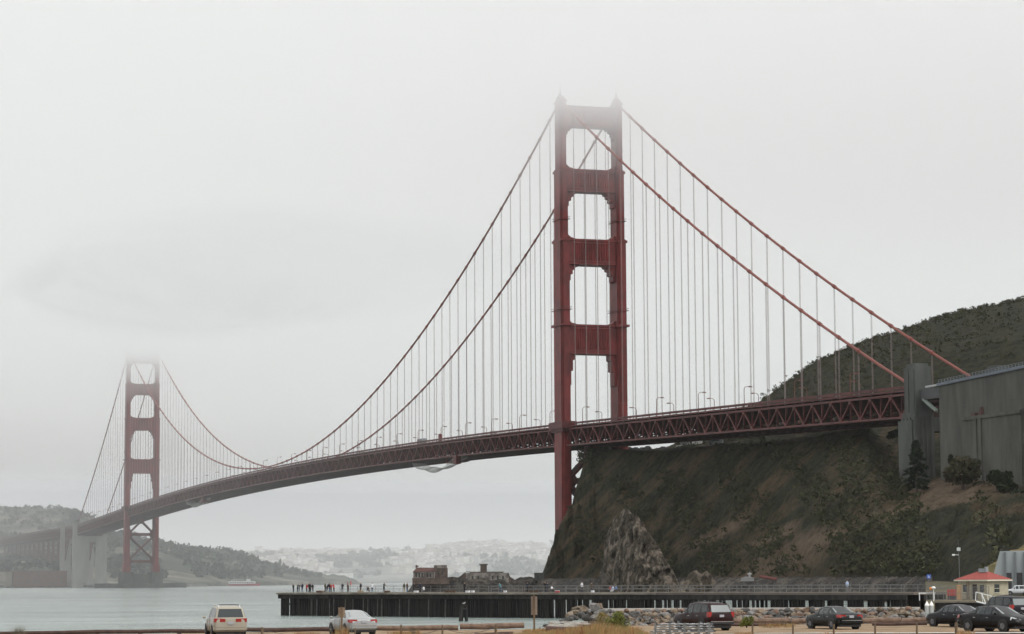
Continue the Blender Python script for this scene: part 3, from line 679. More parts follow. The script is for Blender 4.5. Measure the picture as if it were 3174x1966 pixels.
# leafy clumps ----------------------------------------------------
def leafmat(name, a, b_, sc=.6): return mat(name, a, .85, col2=b_, scale=sc, spec=.2, thr=(.3, .7))
SCRUB = leafmat('scrub_leaves', (.028, .036, .016), (.072, .070, .036), .08)
FARL = leafmat('far_tree_leaves', (.025, .040, .028), (.055, .070, .048), .02)
def clump(m, c, r, n, leaf, rnd, flat=.7, mi=0, low=0):
    c = Vector(c)
    for _ in range(n):
        v = Vector((rnd.gauss(0, 1), rnd.gauss(0, 1), rnd.gauss(0, 1))); v.normalize(); v *= rnd.random()**.35
        p = c+Vector((v.x*r, v.y*r, abs(v.z)*r*flat if low else v.z*r*flat))
        a = Vector((rnd.gauss(0, 1), rnd.gauss(0, 1), rnd.gauss(0, 1))).normalized(); b = a.orthogonal().normalized(); s = leaf*rnd.uniform(.6, 1.4)
        q = a.cross(b)
        b = (b*math.cos(rnd.random()*6)+q*math.sin(rnd.random()*6)).normalized(); cc = a.cross(b).normalized()
        k = len(m.v); m.v += [tuple(p-b*s), tuple(p+cc*s*.6), tuple(p+b*s), tuple(p-cc*s*.6)]; m.f.append([k, k+1, k+2, k+3]); m.m.append(mi)
m = MB(); tr = random.Random(8)
for _ in range(13000):
    i = tr.randrange(3, len(HXS)-24); j = tr.randrange(6, HNY-5); v = Vector(HV[i*HNY+j])
    d = noise.noise(Vector((HXS[i]*.011+v.z*.05, v.z*.02, 7)))
    if v.z < 62 and d < -.02+.2*tr.random(): continue
    if v.z < 7 or HXS[i] < 1800: continue
    if 1860 < HXS[i] < 2130 and v.z > 50 and j > 40: continue
    if j < 62 and HXS[i] < 1800 and v.z < 12: continue
    nr = v+Vector((tr.uniform(-5, 5), tr.uniform(-5, 5), .2)); r = tr.uniform(.6, 1.7) if v.z < 62 else tr.uniform(.6, 1.5)
    clump(m, nr, r, 14, r*.40, tr, .7)
for _ in range(420):                              # bushes breaking the crest line
    i = tr.randrange(60, len(HXS)-24); j = HNY-5+tr.choice((-1, 0, 0)); v = Vector(HV[i*HNY+j])
    if HXS[i] < 2380: continue
    r = tr.uniform(.6, 1.7); clump(m, v+Vector((0, 0, .1)), r, 22, r*.34, tr, .8)
tag(m.build('scrub', SCRUB), kind='stuff', label='low dark scrub covering the bluff and the headland')
m = MB()
for _ in range(2400):                             # tree masses of the far headland and the city parks
    if tr.random() < .55:
        x = tr.uniform(-60, 1000); d = tr.uniform(2840, 3560 if x > 230 else 4120)
        if x > 520: d = tr.uniform(2950, 3650)
        zz = None
        cc = [c for c in FC]
        for q in range(len(cc)-1):
            if cc[q][0] <= x <= cc[q+1][0]: break
        k = (x-cc[q][0])/(cc[q+1][0]-cc[q][0]); rows = [(lerp(a[0], b[0], k), lerp(a[1], b[1], k)) for a, b in zip(cc[q][1], cc[q+1][1])]
        for a, b in zip(rows, rows[1:]):
            if a[0] <= d <= b[0]: zz = lerp(a[1], b[1], (d-a[0])/(b[0]-a[0]))
        if zz is None or zz < 9 or d > rows[4][0]+20: continue
        if noise.noise(Vector((x*.012, zz*.05, 3))) < -.12 and d < 3150: continue
        p = pos(x, d, zz+3); r = tr.uniform(4, 9)
    else:
        i = tr.randrange(len(CXS)); j = tr.randrange(8, CNY-4); v = CV[i*CNY+j]
        if noise.noise(Vector((v.x*.0035, v.y*.0035, v.z*.02))) > .0: continue
        p = Vector(v)+Vector((0, 0, 3)); r = tr.uniform(7, 14)
    clump(m, p, r, 14, r*.5, tr, .7)
tag(m.build('woodland', FARL), kind='stuff', label='hazy dark woodland on the far headland and between the city houses')

# ------------------------------------------------------------------ concrete pylons and the anchorage housing
def shaft(m, s0, s1, t0, t1, z0, z1, rib=.35):
    m.box(s0, s1, t0, t1, z0, z1)
    ws, wt = s1-s0, t1-t0
    for f0, f1 in ((.0, .16), (.34, .44), (.56, .66), (.84, 1.0)):
        m.box(s0+ws*f0+.003, s0+ws*f1-.003, t0-rib, t0, z0, z1-1.5)
        m.box(s1, s1+rib, t0+wt*f0+.003, t0+wt*f1-.003, z0, z1-1.5)
py = tag(empty('bridge_pylon', (350, 0, 0)), 'tall ribbed grey concrete pylon where the cables and truss meet the headland', 'pylon')
for sg in (-1, 1):
    m = MB(); t0, t1 = (-17.6, -11.2) if sg < 0 else (11.2, 17.6)
    shaft(m, -3.3, 6.0, t0, t1, 30 if sg < 0 else 45, 58.0)
    m.box(-2.2, 5.6, t0+.4, t1-.4, 58.0, 72.6); m.box(-1.6, 1.2, t0+.1, t0+.4, 58, 71.5); m.box(2.4, 5.0, t0+.1, t0+.4, 58, 71.5)
    m.box(-1.6, 5.0, t0+1, t1-1, 72.6, 73.6)
    m.box(-4.4, 5.0, t0-.9, t1+.4, 26 if sg < 0 else 45, 55.5)
    m.build('shaft', CONC, py)
m = MB(); m.box(-3.0, 5.2, -11.2, 11.2, 52, 56.5); m.build('crossbeam', CONC, py)
m = MB(); m.box(-5.6, 7, -22, -15.5, 20, 33.0); m.build('footing', CONC, py)
ah = tag(empty('anchorage_housing', (371, 0, 0)), 'long blank grey concrete anchorage wall with a railing on top, right of the ribbed pylon', 'building')
m = MB()
def zt_(s): return 65.9+.022*(s-0)
L = 130
m.add([(0, -17, 20), (L, -17, 20), (L, -17, zt_(L)), (0, -17, zt_(0)), (0, 17, 20), (L, 17, 20), (L, 17, zt_(L)), (0, 17, zt_(0))],
      [(0, 1, 2, 3), (5, 4, 7, 6), (3, 2, 6, 7), (4, 0, 3, 7), (1, 5, 6, 2), (0, 4, 5, 1)])
m.build('wall', mat('anchorage_concrete', (.112, .110, .095), .9, col2=(.050, .050, .043), scale=.24, stretch=(1, 1, .22), bump=.2, bscale=.6, thr=(.3, .72)), ah)
m = MB()
for i in range(4): m.box(.3+i*31, .55+i*31, -17.05, -16.9, 22, 64)
for k in range(5): m.box(.5, L, -17.04, -16.9, 28+k*7.5, 28.12+k*7.5)
m.build('joint', CONC, ah)
m = MB(); m.box(-.5, L, -17.7, -17, zt_(0)-.2, zt_(0)+.1) if False else None
m.add([(-.4, -17.6, zt_(0)-.9), (L, -17.6, zt_(L)-.9), (L, -17.6, zt_(L)), (-.4, -17.6, zt_(0)), (-.4, -16.4, zt_(0)-.9), (L, -16.4, zt_(L)-.9), (L, -16.4, zt_(L)+.004), (-.4, -16.4, zt_(0)+.004)],
      [(0, 1, 2, 3), (5, 4, 7, 6), (3, 2, 6, 7), (4, 0, 3, 7), (1, 5, 6, 2), (0, 4, 5, 1)])
m.build('coping', mat('coping_paint', (.13, .15, .18), .7, var=.1), ah)
m = MB()
for i in range(66):
    s = i*2; m.box(s, s+.12, -17.1, -17.0, zt_(s), zt_(s)+1.0)
m.bar((0, -17.05, zt_(0)+1.0), (L, -17.05, zt_(L)+1.0), .09); m.bar((0, -17.05, zt_(0)+.5), (L, -17.05, zt_(L)+.5), .06)
m.build('railing', mat('pale_blue_rail', (.16, .18, .21), .6, var=.1), ah)
m = MB(); m.box(26, 60, -22.5, -17, 20, 52.6); m.box(25.2, 60.5, -23.0, -16.9, 52.6, 53.6)
for s in (32.5, 35.5): m.box(s, s+1.6, -22.9, -22.5, 20, 52.6)
m.build('buttress', mat('buttress_concrete', (.115, .113, .098), .9, col2=(.060, .060, .052), scale=.2, stretch=(1, 1, .3)), ah)
m = MB(); m.box(31, 33.5, -22.8, -21, 53.6, 54.5); m.add([(33.5, -22, 53.6), (36, -22, 53.6), (35.5, -22, 56), (33.5, -21, 53.6), (36, -21, 53.6), (35.5, -21, 56)], [(0, 1, 2), (5, 4, 3), (0, 3, 4, 1), (1, 4, 5, 2), (2, 5, 3, 0)])
m.build('hatch', [mat('rusty_red_paint', (.07, .03, .025), .7, var=.2)], ah)
m = MB(); m.bar((-13.5, -15.5, 62.0), (-1.0, -17.4, 57.4), .9, .7, upv=(0, 0, 1)); m.build('strut', mat('pale_green_paint', (.20, .24, .21), .6, var=.08), ah)
m = MB(); m.box(-14.5, .2, -16, -9, 61.6, 64.9); m.build('service_bridge', DARKM, ah)
m = MB(); m.box(-10.5, 0, -16.3, -15.9, 65.3, 65.9); m.build('parapet', HW[2], ah)
# southern pylons and the brick fort
for s1, lb, h in ((-1623, 'pale concrete pylon with a tall dark opening beside the far tower', 66), (-1726, 'slim pale concrete pylon furthest left, beyond the arch opening', 66)):
    e_ = tag(empty('bridge_pylon', (s1, 0, 0)), lb, 'pylon')
    for sg in (-1, 1):
        m = MB(); t0, t1 = (-18.6, -7.0) if sg < 0 else (6.6, 18.2)
        m.box(-6, 0, t0, t1, 0, 55.5); m.box(-7, 1.0, t0-.6 if sg < 0 else t0+2, t1-2 if sg < 0 else t1+.6, 0, 9)
        a, b = (t0, t0+5.2) if sg < 0 else (t1-5.2, t1)
        m.box(-5.4, -.6, a+.3, b-.3, 55.5, h+8 if sg > 0 else h+3); m.build('shaft', CONCL, e_)
    m = MB(); m.box(-5.7, -.3, -7, 6.6, 48.5, 55.2); m.build('crossbeam', CONCL, e_)
BRICK = mat('fort_brick', (.17, .085, .065), .9, col2=(.11, .065, .055), scale=.15)
ft = tag(empty('brick_fort', (-1640, -70, 0)), 'low dark red brick fort at the water left of the far pylon', 'fort')
m = MB(); m.box(-62, 14, -10, 46, 1, 17.2); m.box(-63, 15, -11, 47, 17.2, 18.0); m.build('wall', BRICK, ft)
m = MB(); m.box(-62, 6, -18, -11.2, 1, 17.0); m.build('bastion', mat('fort_render', (.26, .23, .19), .9, var=.15, scale=.2), ft)
for k in range(2):
    for i in range(9):
        m = MB(); y = -7+i*5.8; m.box(14.0, 14.25, y, y+1.6, 4.5+k*6, 6.6+k*6); m.build('window', WIN, ft)
for i in range(8):
    m = MB(); x = -56+i*8.4; m.box(x, x+1.6, -18.25, -18.0, 5, 7); m.build('window', WIN, ft)
lt = tag(empty('lamp_post', (-1655, -96, 18)), 'thin pale mast standing on the roof of the brick fort', 'mast')
m = MB(); m.tube([(0, 0, 0), (0, 0, 19)], [.35, .25], 6); m.build('pole', WHITE, lt); m = MB(); m.bar((0, 0, 18.8), (0, -3, 19.4), .4); m.build('arm', WHITE, lt)
# sea wall and rocks under the far shore
m = MB()
for i in range(60):
    x = -60+i*11; p = pos(x, 2752+max(0, x-200)*.15, 0)
    m.box(p.x-10, p.x+10, p.y-18, p.y+18, -2, 3.0+noise.noise(p*.02)*1.2)
seaw = m
m = MB(); rr = random.Random(3)
for i in range(300):
    x = rr.uniform(-60, 585); p = pos(x, 2728+max(0, x-200)*.12+rr.uniform(-5, 5), .4); m.blob(p, rr.uniform(1.6, 3.6), 1, .2, i, (1, 1, .8))
tag(m.build('shore_rocks', mat('far_shore_rock', (.09, .09, .08), .9, var=.3, scale=.05)), kind='stuff', label='dark rocks along the far shore below the fort')
tag(seaw.build('sea_wall', mat('sea_wall_concrete', (.30, .30, .27), .9, var=.2, scale=.05)), 'pale low wall along the far shore in front of the fort', 'wall')
# steel arch between the two far pylons and viaduct legs
m = MB()
for t in (-CT, CT):
    pts = [(-1630-94*k/14, t, 30+24*math.sin(math.pi*k/14)) for k in range(15)]
    for a, b in zip(pts, pts[1:]): m.bar(a, b, .9, 1.2)
    for k, p in enumerate(pts): m.bar(p, (p[0], t, 57), .5, .5); 
    for k in range(14): m.bar(pts[k], (pts[k+1][0], t, 57), .35, .35)
m.build('arch', REDD, bridge)
for k in range(14):
    s = -1770-k*48; m = MB(); zt = 57.2; zg = 20+k*1.2
    for t in (-9, 9):
        for ds in (-5, 5): m.bar((s+ds, t*1.15, zg), (s+ds, t, zt), .7)
    for z0, z1 in ((zg, (zg+zt)/2), ((zg+zt)/2, zt)):
        for t in (-9, 9): m.bar((s-5, t*1.1, z0), (s+5, t, z1), .35); m.bar((s+5, t*1.1, z0), (s-5, t, z1), .35)
        for ds in (-5, 5): m.bar((s+ds, -10, z0), (s+ds, 9, z1), .35); m.bar((s+ds, 10, z0), (s+ds, -9, z1), .35)
    m.build('trestle', REDD, bridge)
# ------------------------------------------------------------------ lamps, traffic and the maintenance platforms of the bridge
LMT = mat('lamp_post_red', (.16, .05, .035), .5, var=.1)
def lamp():
    e_ = empty('street_lamp')
    m = MB(); m.tube([(0, 0, -.2), (0, 0, 6.6)], [.17, .13], 6); m.tube([(0, 0, 6.6), (0, .25, 7.3), (0, .9, 7.7), (0, 2.1, 7.75)], [.12, .11, .1, .09], 6); m.build('pole', LMT, e_)
    m = MB(); m.prism([(1.9, 7.45), (3.3, 7.5), (3.2, 7.85), (2.0, 7.95)], -.28, .28, axis='x'); m.build('lamp_head', LMT, e_)
    return e_
lp = lamp(); km = kidmap(lp); first = True
def sof(x, y, t): return onT(x, y, t).x
E0 = [sof(2034.6, 1250, -12.6), sof(2164.8, 1250, -12.6), sof(2308, 1250, -12.6), sof(2466.4, 1250, -12.6)]
W0 = [sof(1972.6, 1270, 12.6), sof(2088.6, 1270, 12.6), sof(2215.7, 1270, 12.6), sof(2352.9, 1240, 12.6)]
print('lamps', [round(a, 1) for a in E0], [round(a, 1) for a in W0])
for side, s_first in ((-1, E0[0]), (1, W0[0])):
    for k in range(-36, 6):
        s = s_first+45.72*k
        if s > 325 or (abs(s) < 9) or abs(s-L0) < 9: continue
        o = lp if first else copy_tree(lp, None, km); first = False
        o.location = (s, side*12.6, rail(s)-1.25); o.rotation_euler = (0, 0, 0 if side < 0 else math.pi)
        where = 'on the near deck edge' if side < 0 else 'on the far deck edge'
        seg = 'right of the near tower' if s > 0 else ('between the towers' if s > L0 else 'beyond the far tower')
        tag(o, 'street lamp with bent arm %s %s' % (where, seg), 'street lamp', 'street lamps %s %s' % (where, seg))
def veh_simple(name, s, t, L, w, h, col, label, cat, cab=None):
    e_ = tag(empty(name, (s, t, rail(s)-1.24)), label, cat); mt = mat(name+'_paint%d' % int(abs(s)), col, .35, var=.05)
    m = MB(); m.prism([(-L/2, .45), (L/2, .45), (L/2, h*.55), (L/2-.15*L/5, h*.62), (L/2-.22*L, h), (-L/2+.1, h), (-L/2, h*.6)] if cab else [(-L/2, .4), (L/2, .4), (L/2, h-.3), (L/2-.4, h), (-L/2+.4, h), (-L/2, h-.3)], -w/2, w/2, axis='y'); m.build('body', mt, e_)
    m = MB(); m.box(-L/2+.6, L/2-(.24*L if cab else .5), -w/2-.02, w/2+.02, h*.58, h*.86); m.build('window', WIN, e_)
    for sx in (-L*.32, L*.32):
        for sy in (-1, 1): m = MB(); m.tube([(sx, sy*(w/2-.25), .42), (sx, sy*(w/2+.02), .42)], .42, 10); m.build('wheel', DARKM, e_)
    return e_
sb = onT(1308, 1373, -7).x
veh_simple('coach', sb, -7, 12, 2.55, 3.5, (.28, .30, .32), 'grey coach crossing the middle of the bridge, only its roof showing', 'bus')
sb2 = onT(1365, 1363, -12.8).x
kk = tag(empty('kiosk', (sb2, -12.9, rail(sb2)-1.3)), 'small red box standing above the near railing right of the grey coach', 'box')
m = MB(); m.box(-1.2, 1.2, -.7, .7, 0, 3.4); m.build('cabin', RED, kk); m = MB(); m.prism([(-1.4, -.9), (1.4, -.9), (1.4, .9), (-1.4, .9)], 3.4, 3.9, sc=.3); m.build('roof', RED, kk)
for i, (x, col, lb) in enumerate(((1120, (.45, .45, .45), 'pale van on the bridge deck left of the middle'), (1530, (.5, .5, .48), 'white van on the deck between the coach and the near tower'))):
    s_ = onT(x, 1370, -4).x; veh_simple('van', s_, -4, 6, 2.1, 2.7, col, lb, 'van', cab=True)
def traveler(s0, s1, lb):
    z = rail((s0+s1)/2)-10.7
    e_ = tag(empty('maintenance_platform', (0, 0, 0)), lb, 'platform')
    m = MB(); a = s1-22
    m.box(a, s1, -14.5, -8, z-3.4, z-2.9); m.box(s1-5, s1, -15.2, -12.5, z-4.6, z-.2)
    for q in (a, (a+s1)/2, s1-.4):
        for t in (-14, -8.4): m.box(q, q+.4, t, t+.4, z-3, z+.4)
    m.build('frame', REDD, e_)
    m = MB(); n = 26
    def P_(i, j): 
        f = i/n; s = lerp(s0, s1-2, f); sag = 6.6*math.sin(math.pi*min(1, f*1.02))**.6*(.92+.1*math.sin(f*19)); t = lerp(-15, -7.5, j/8); return (s, t, z-.4-sag*(.75+.25*math.cos((j/8-.3)*3)))
    for i in range(n):
        for j in range(9):
            m.bar(P_(i, j), P_(i+1, j), .13, .13)
            if j < 8: m.bar(P_(i, j), P_(i, j+1), .10, .10)
    for i in range(n):
        for j in range(8): m.bar(P_(i, j), P_(i+1, j+1), .07, .07); m.bar(P_(i+1, j), P_(i, j+1), .07, .07)
    m.build('safety_net', mat('net_rope', (.32, .32, .30), .8, var=.1), e_)
s_a, s_b = onT(1284, 1455, -14).x, onT(1420, 1440, -14).x
traveler(s_a, s_b, 'painting platform with a sagging net hung under the middle of the deck')
s_a, s_b = onT(578, 1583, -14).x, onT(632, 1572, -14).x
traveler(s_a, s_b, 'smaller looking platform and net under the deck near the far tower')
# cars and a white coach parked on the viewpoint between the deck and the top of the bluff
def vp(x, dist, y):
    return at(x, y, dist)
for i, (x, y, d, L, w, h, col, lb, cat, nm) in enumerate((
    (1968, 1397, 1125, 4.4, 1.8, 1.5, (.05, .07, .08), 'leftmost dark parked car showing in the bright gap under the deck', 'car', 'parked_car'),
    (1988, 1397, 1120, 4.6, 1.8, 1.45, (.10, .11, .12), 'second dark parked car in the bright gap under the deck', 'car', 'parked_car'),
    (2004, 1395, 1118, 4.6, 1.8, 1.8, (.06, .06, .07), 'third dark parked car in the gap under the deck, taller than its neighbours', 'car', 'parked_car'),
    (2052, 1395, 1105, 4.8, 1.8, 1.5, (.07, .07, .08), 'dark parked car alone at the right end of the bright gap under the deck', 'car', 'parked_car'),
    (2142, 1381, 1050, 9.5, 2.5, 3.2, (.62, .62, .60), 'white camper parked below the deck at the top of the bluff', 'camper', 'camper'),
    (2112, 1387, 1070, 4.6, 1.8, 1.5, (.5, .5, .48), 'small white car parked left of the white camper', 'car', 'parked_car'),
    (2218, 1379, 1020, 6.2, 2.2, 2.2, (.20, .21, .22), 'grey van parked right of the white camper', 'van', 'van'))):
    p = vp(x, d, y); e_ = tag(empty(nm, p, rdir(x)+R_(78+7*i % 20)), lb, cat); mt = mat('viewpoint_paint_%s' % 'abcdefgh'[i], col, .35, var=.03)
    m = MB(); hh = h
    prof = [(-L/2, .35), (L/2, .35), (L/2, h*.5), (L/2-.2, h*.58), (L*.2, h*.62), (L*.06, h), (-L*.3, h), (-L*.42, h*.64), (-L/2, h*.6)] if h < 2 else [(-L/2, .4), (L/2, .4), (L/2, h*.5), (L/2-.9, h*.62), (L/2-.9 if h > 3 else L/2-1.8, h), (-L/2, h)]
    m.prism(prof, -w/2, w/2, axis='y'); m.build('body', mt, e_)
    m = MB(); m.box(-L*.3, L*.1 if h < 2 else L*.3, -w/2-.02, w/2+.02, h*.66, h*.9); m.build('window', WIN, e_)
    for sx in (-L*.31, L*.31):
        for sy in (-1, 1): m = MB(); m.tube([(sx, sy*(w/2-.2), .34), (sx, sy*(w/2+.02), .34)], .34, 10); m.build('wheel', DARKM, e_)
# ------------------------------------------------------------------ trees on the slope under the anchorage
BARK = mat('bark', (.07, .055, .045), .9, var=.3, scale=3)
CON_L = leafmat('conifer_needles', (.012, .020, .012), (.028, .040, .022), .5); BUSHD = leafmat('dark_shrub_leaves', (.014, .022, .012), (.036, .048, .022), .5)
BUSHG = leafmat('brown_green_shrub_leaves', (.035, .040, .020), (.075, .065, .035), .4)
def conifer(x, yb, yt, dist, wpx, label, seed):
    rnd = random.Random(seed); b = at(x, yb, dist); hgt = at(x, yt, dist).z-b.z; r0_ = wpx/2*dist/FOC
    e_ = tag(empty('conifer_tree', b), label, 'tree'); m = MB(); m.tube([(0, 0, -1), (0, 0, hgt*.95)], [.5, .08], 7); m.build('trunk', BARK, e_)
    m = MB(); n = int(hgt*5.5)
    for i in range(n):
        f = rnd.random()**.85; z = hgt*(.04+.95*f); rr = r0_*(1-f)**.75*rnd.uniform(.55, 1.15)+.2; a = rnd.uniform(0, 2*math.pi)
        for q in range(int(4+rr*3.5)):
            k = (q+1)/(4+rr*3.5); p = Vector((math.cos(a)*rr*k, math.sin(a)*rr*k, z-rr*k*.25+rnd.uniform(-.3, .3)))
            clump(m, p, .55, 5, .42, rnd, .5)
    m.build('crown', CON_L, e_)
conifer(2842, 1516, 1362, 752, 98, 'dark pointed conifer standing against the foot of the ribbed pylon', 4)
def shrub_tree(x, yb, yt, dist, wpx, label, seed, mt, name='shrub', cat='shrub', lobes=9, leaf=.34, dens=70, flat=.7, trunk=True):
    rnd = random.Random(seed); b = at(x, yb, dist); hgt = at(x, yt, dist).z-b.z; w = wpx/2*dist/FOC
    e_ = tag(empty(name, b), label, cat)
    if trunk:
        m = MB(); m.tube([(0, 0, -.6), (0, 0, hgt*.5)], [hgt*.05, hgt*.02], 6)
        for q in range(5): a = q*1.3; m.tube([(0, 0, hgt*.25), (math.cos(a)*w*.5, math.sin(a)*w*.5, hgt*.7)], [hgt*.02, hgt*.008], 5)
        m.build('trunk', BARK, e_)
    m = MB()
    for i in range(lobes):
        a = rnd.uniform(0, 6.28); rr = rnd.uniform(.1, .75)*w; z = rnd.uniform(.25, .8)*hgt*(1-.35*rr/w); lr = rnd.uniform(.32, .5)*min(w, hgt)*.95
        clump(m, (math.cos(a)*rr, math.sin(a)*rr, z), lr, dens, leaf, rnd, flat)
    m.build('crown', mt, e_)
shrub_tree(2985, 1512, 1392, 722, 140, 'broad brownish shrub tree growing against the anchorage wall', 6, BUSHG, 'shrub_tree', 'tree', 20, .5, 150)
shrub_tree(2945, 1460, 1396, 725, 26, 'small dark upright tree at the left edge of the anchorage wall shrubs', 7, BUSHD, 'shrub_tree', 'tree', 7, .4, 80)
shrub_tree(3104, 1530, 1440, 700, 90, 'round dark tree below the wall buttress on the right', 8, BUSHD, 'shrub_tree', 'tree', 14, .5, 150)
shrub_tree(3150, 1610, 1490, 680, 110, 'dark spreading tree at the right edge below the round one', 9, BUSHD, 'shrub_tree', 'tree', 14, .5, 130)
shrub_tree(2780, 1370, 1315, 850, 60, 'dark bush under the end of the truss left of the pylon', 10, BUSHD, 'shrub_tree', 'tree', 9, .5, 90)
for i, (x, yb, yt, d, w, lb) in enumerate(((1985, 1800, 1770, 900, 0, ''),)): pass

# ------------------------------------------------------------------ near land: the parking ground, its edge and the rock bank
def ncol(x, edge, kind):
    # rows by distance
    if kind == 'L': return (x, [(4, 4.55), (60, 4.3), (100, 3.75), (122, 3.42), (138, 2.95), (edge, 2.9), (edge+3, 2.75), (edge+9, .9), (edge+17, -1.5), (edge+24, -2), (edge+30, -2.2), (edge+36, -2.4), (edge+42, -2.6)])
    if kind == 'M': return (x, [(4, 4.55), (60, 4.3), (100, 3.75), (122, 3.5), (138, 3.2), (edge, 3.0), (edge+8, 2.6), (edge+22, 1.2), (edge+30, -.2), (edge+40, -2), (edge+46, -2.2), (edge+52, -2.4), (edge+58, -2.6)])
    return (x, [(4, 4.55), (60, 4.3), (100, 3.75), (122, 3.42), (138, 2.95), (edge, 2.85), (edge+6, 2.3), (edge+24, 1.7), (edge+52, 1.75), (edge+60, 3.15), (edge+66, 3.2), (edge+78, -1.6), (edge+92, -2.6)])
NC = [ncol(-9000, 150, 'L'), ncol(-2500, 155, 'L'), ncol(0, 158, 'L'), ncol(700, 160, 'L'), ncol(1090, 162, 'L'), ncol(1560, 164, 'L'), ncol(1680, 160, 'M'), ncol(1790, 158, 'M'), ncol(1822, 176, 'R'), ncol(1900, 178, 'R'), ncol(2400, 178, 'R'), ncol(2800, 182, 'R')]
for x in (2860, 2960, 3174, 3600, 5000, 12000): NC.append((x, [(4, 4.55), (60, 4.3), (100, 3.75), (122, 3.42), (138, 2.95), (200, 2.85), (208, 2.4), (216, 1.2), (224, -.6), (240, -1.5), (255, -2), (270, -2.2), (285, -2.4)]))
GRND = land_mat('sandy_ground', (.22, .155, .095), (.30, .22, .145), (.15, .105, .065), sc=.35, streak=(1, 1, 1), tanpos=(.45, .6), sc2=3.0, bump=.06)
def nearn(p, x, r): return noise.fractal(p*.25, 1, 2, 4), 0
field('ground', NC, 240, [4, 4, 6, 6, 8, 3, 6, 6, 8, 3, 6, 4], GRND, [0, .1, .05, .06, .03, .03, .1, .2, .2, .15, .1, .1, 0], nearn)
def gz(x, d):
    for j in range(len(NC)-1):
        if NC[j][0] <= x <= NC[j+1][0]: break
    k = (x-NC[j][0])/(NC[j+1][0]-NC[j][0]); rows = [(lerp(a[0], b[0], k), lerp(a[1], b[1], k)) for a, b in zip(NC[j][1], NC[j+1][1])]
    for a, b in zip(rows, rows[1:]):
        if a[0] <= d <= b[0]: return lerp(a[1], b[1], (d-a[0])/(b[0]-a[0]))
    return 3
# light strip of road along the bottom right
m = MB(); rows = []
for i in range(70):
    x = 2150+i*40
    for k, d in enumerate((126, 131, 136, 140, 144.5)):
        q = pos(x, d+(3.0*math.exp(-(x-2150)/120.) if k == 4 else 0)*-1, 0); q.z = gz(x, d)+.09; rows.append(q)
m.add(rows, [(i*5+j, (i+1)*5+j, (i+1)*5+j+1, i*5+j+1) for i in range(69) for j in range(4)])
tag(m.build('road', mat('pale_road', (.40, .38, .35), .9, var=.14, scale=.8, bump=.2, bscale=6)), kind='structure')
# ------------------------------------------------------------------ wooden pier
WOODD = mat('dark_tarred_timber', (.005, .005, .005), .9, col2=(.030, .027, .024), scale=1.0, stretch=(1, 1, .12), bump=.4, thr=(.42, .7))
WOODG = mat('weathered_plank', (.16, .135, .11), .9, col2=(.09, .075, .06), scale=1.0, stretch=(.2, 1, 1))
RAILM = mat('galvanised_rail', (.17, .17, .165), .5, metal=.3, var=.15, scale=2)
PZ = 4.05
A_ = pos(866, 443, 0); B_ = pos(2880, 347, 0); PD = (B_-A_); PL = PD.length; PD.normalize(); PNr = Vector((-PD.y, PD.x, 0))
if PNr.dot(A_-CAM) < 0: PNr = -PNr                # away from the camera
PA = math.atan2(PD.y, PD.x)
pier = tag(empty('fishing_pier', A_, PA), 'long dark timber fishing pier on close-set piles with a metal railing', 'pier')
sgn = 1 if PNr.dot(Vector((-math.sin(PA), math.cos(PA), 0))) > 0 else -1
def px2u(x, off=0):                               # pixel column -> length along the pier front
    d = ray(x, 1850); a = math.atan2(d.y, d.x); o = A_+PNr*off
    dv = Vector((math.cos(a), math.sin(a), 0)); n = Vector((-PD.y, PD.x, 0))
    t = (o-CAM).dot(n)/dv.dot(n); q = CAM+dv*t; return (q-o).dot(PD)
U_T = px2u(1445); U_E = px2u(2812)
WD = 13.0
def pb(m, u0, u1, v0, v1, z0, z1, mi=0): m.box(u0, u1, min(v0*sgn, v1*sgn), max(v0*sgn, v1*sgn), z0, z1, mi)
m = MB(); pb(m, -.3, U_T, -.2, WD, PZ-.35, PZ); pb(m, U_T, U_E, 1.5, 9.5, PZ-.35, PZ-.004); m.build('deck', WOODG, pier)
m = MB(); pb(m, 0, U_E, -.35, -.22, PZ-.18, PZ+.14); m.build('kerb', mat('pale_kerb_timber', (.26, .23, .18), .9, var=.2, scale=1), pier) if False else None
m = MB(); pb(m, -.4, px2u(2035), -.45, -.2, PZ-.30, PZ-.02); m.build('edge_beam', mat('pale_kerb_timber', (.25, .225, .18), .9, col2=(.12, .10, .08), scale=.3), pier)
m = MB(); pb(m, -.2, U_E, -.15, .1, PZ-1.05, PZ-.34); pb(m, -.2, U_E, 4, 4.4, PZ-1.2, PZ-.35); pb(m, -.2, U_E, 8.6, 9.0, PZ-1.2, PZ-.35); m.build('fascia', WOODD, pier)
m = MB(); pb(m, 1.0, U_T, .5, .9, 1.9, 2.2); pb(m, 1.0, U_T, 5.2, 5.6, 1.6, 2.0); m.build('waler', WOODD, pier)
prnd = random.Random(21)
def pile(u, v, r, z0=-2.5, z1=None, lean=0):
    return (u, v, r, z0, z1 or PZ-.34, lean)
front = []; u = .3
slits = [px2u(x) for x in (892, 916, 1474, 1591, 1698, 1717, 1753, 1771, 1789, 1806, 1827, 1883, 1899, 1939, 1995, 2010, 2027, 2052, 2068, 2082, 2108, 2165, 2180, 2195, 2223, 2238, 2253, 2268, 2282, 2297, 2312, 2325, 2340, 2354, 2369)]
wides = [(px2u(2384), .2), (px2u(2442), .3), (px2u(2502), .32), (px2u(2560), .38), (px2u(2620), .48), (px2u(2682), .55), (px2u(2742), .5)]
cuts = sorted([(s, .22) for s in slits]+wides)
def incut(a, b): return any(a < c+w/2 and b > c-w/2 for c, w in cuts)
while u < U_E:
    r = prnd.uniform(.17, .22); 
    if not incut(u-r, u+r): front.append(pile(u, .35, r))
    u += prnd.uniform(.42, .60)
allp = front[:]
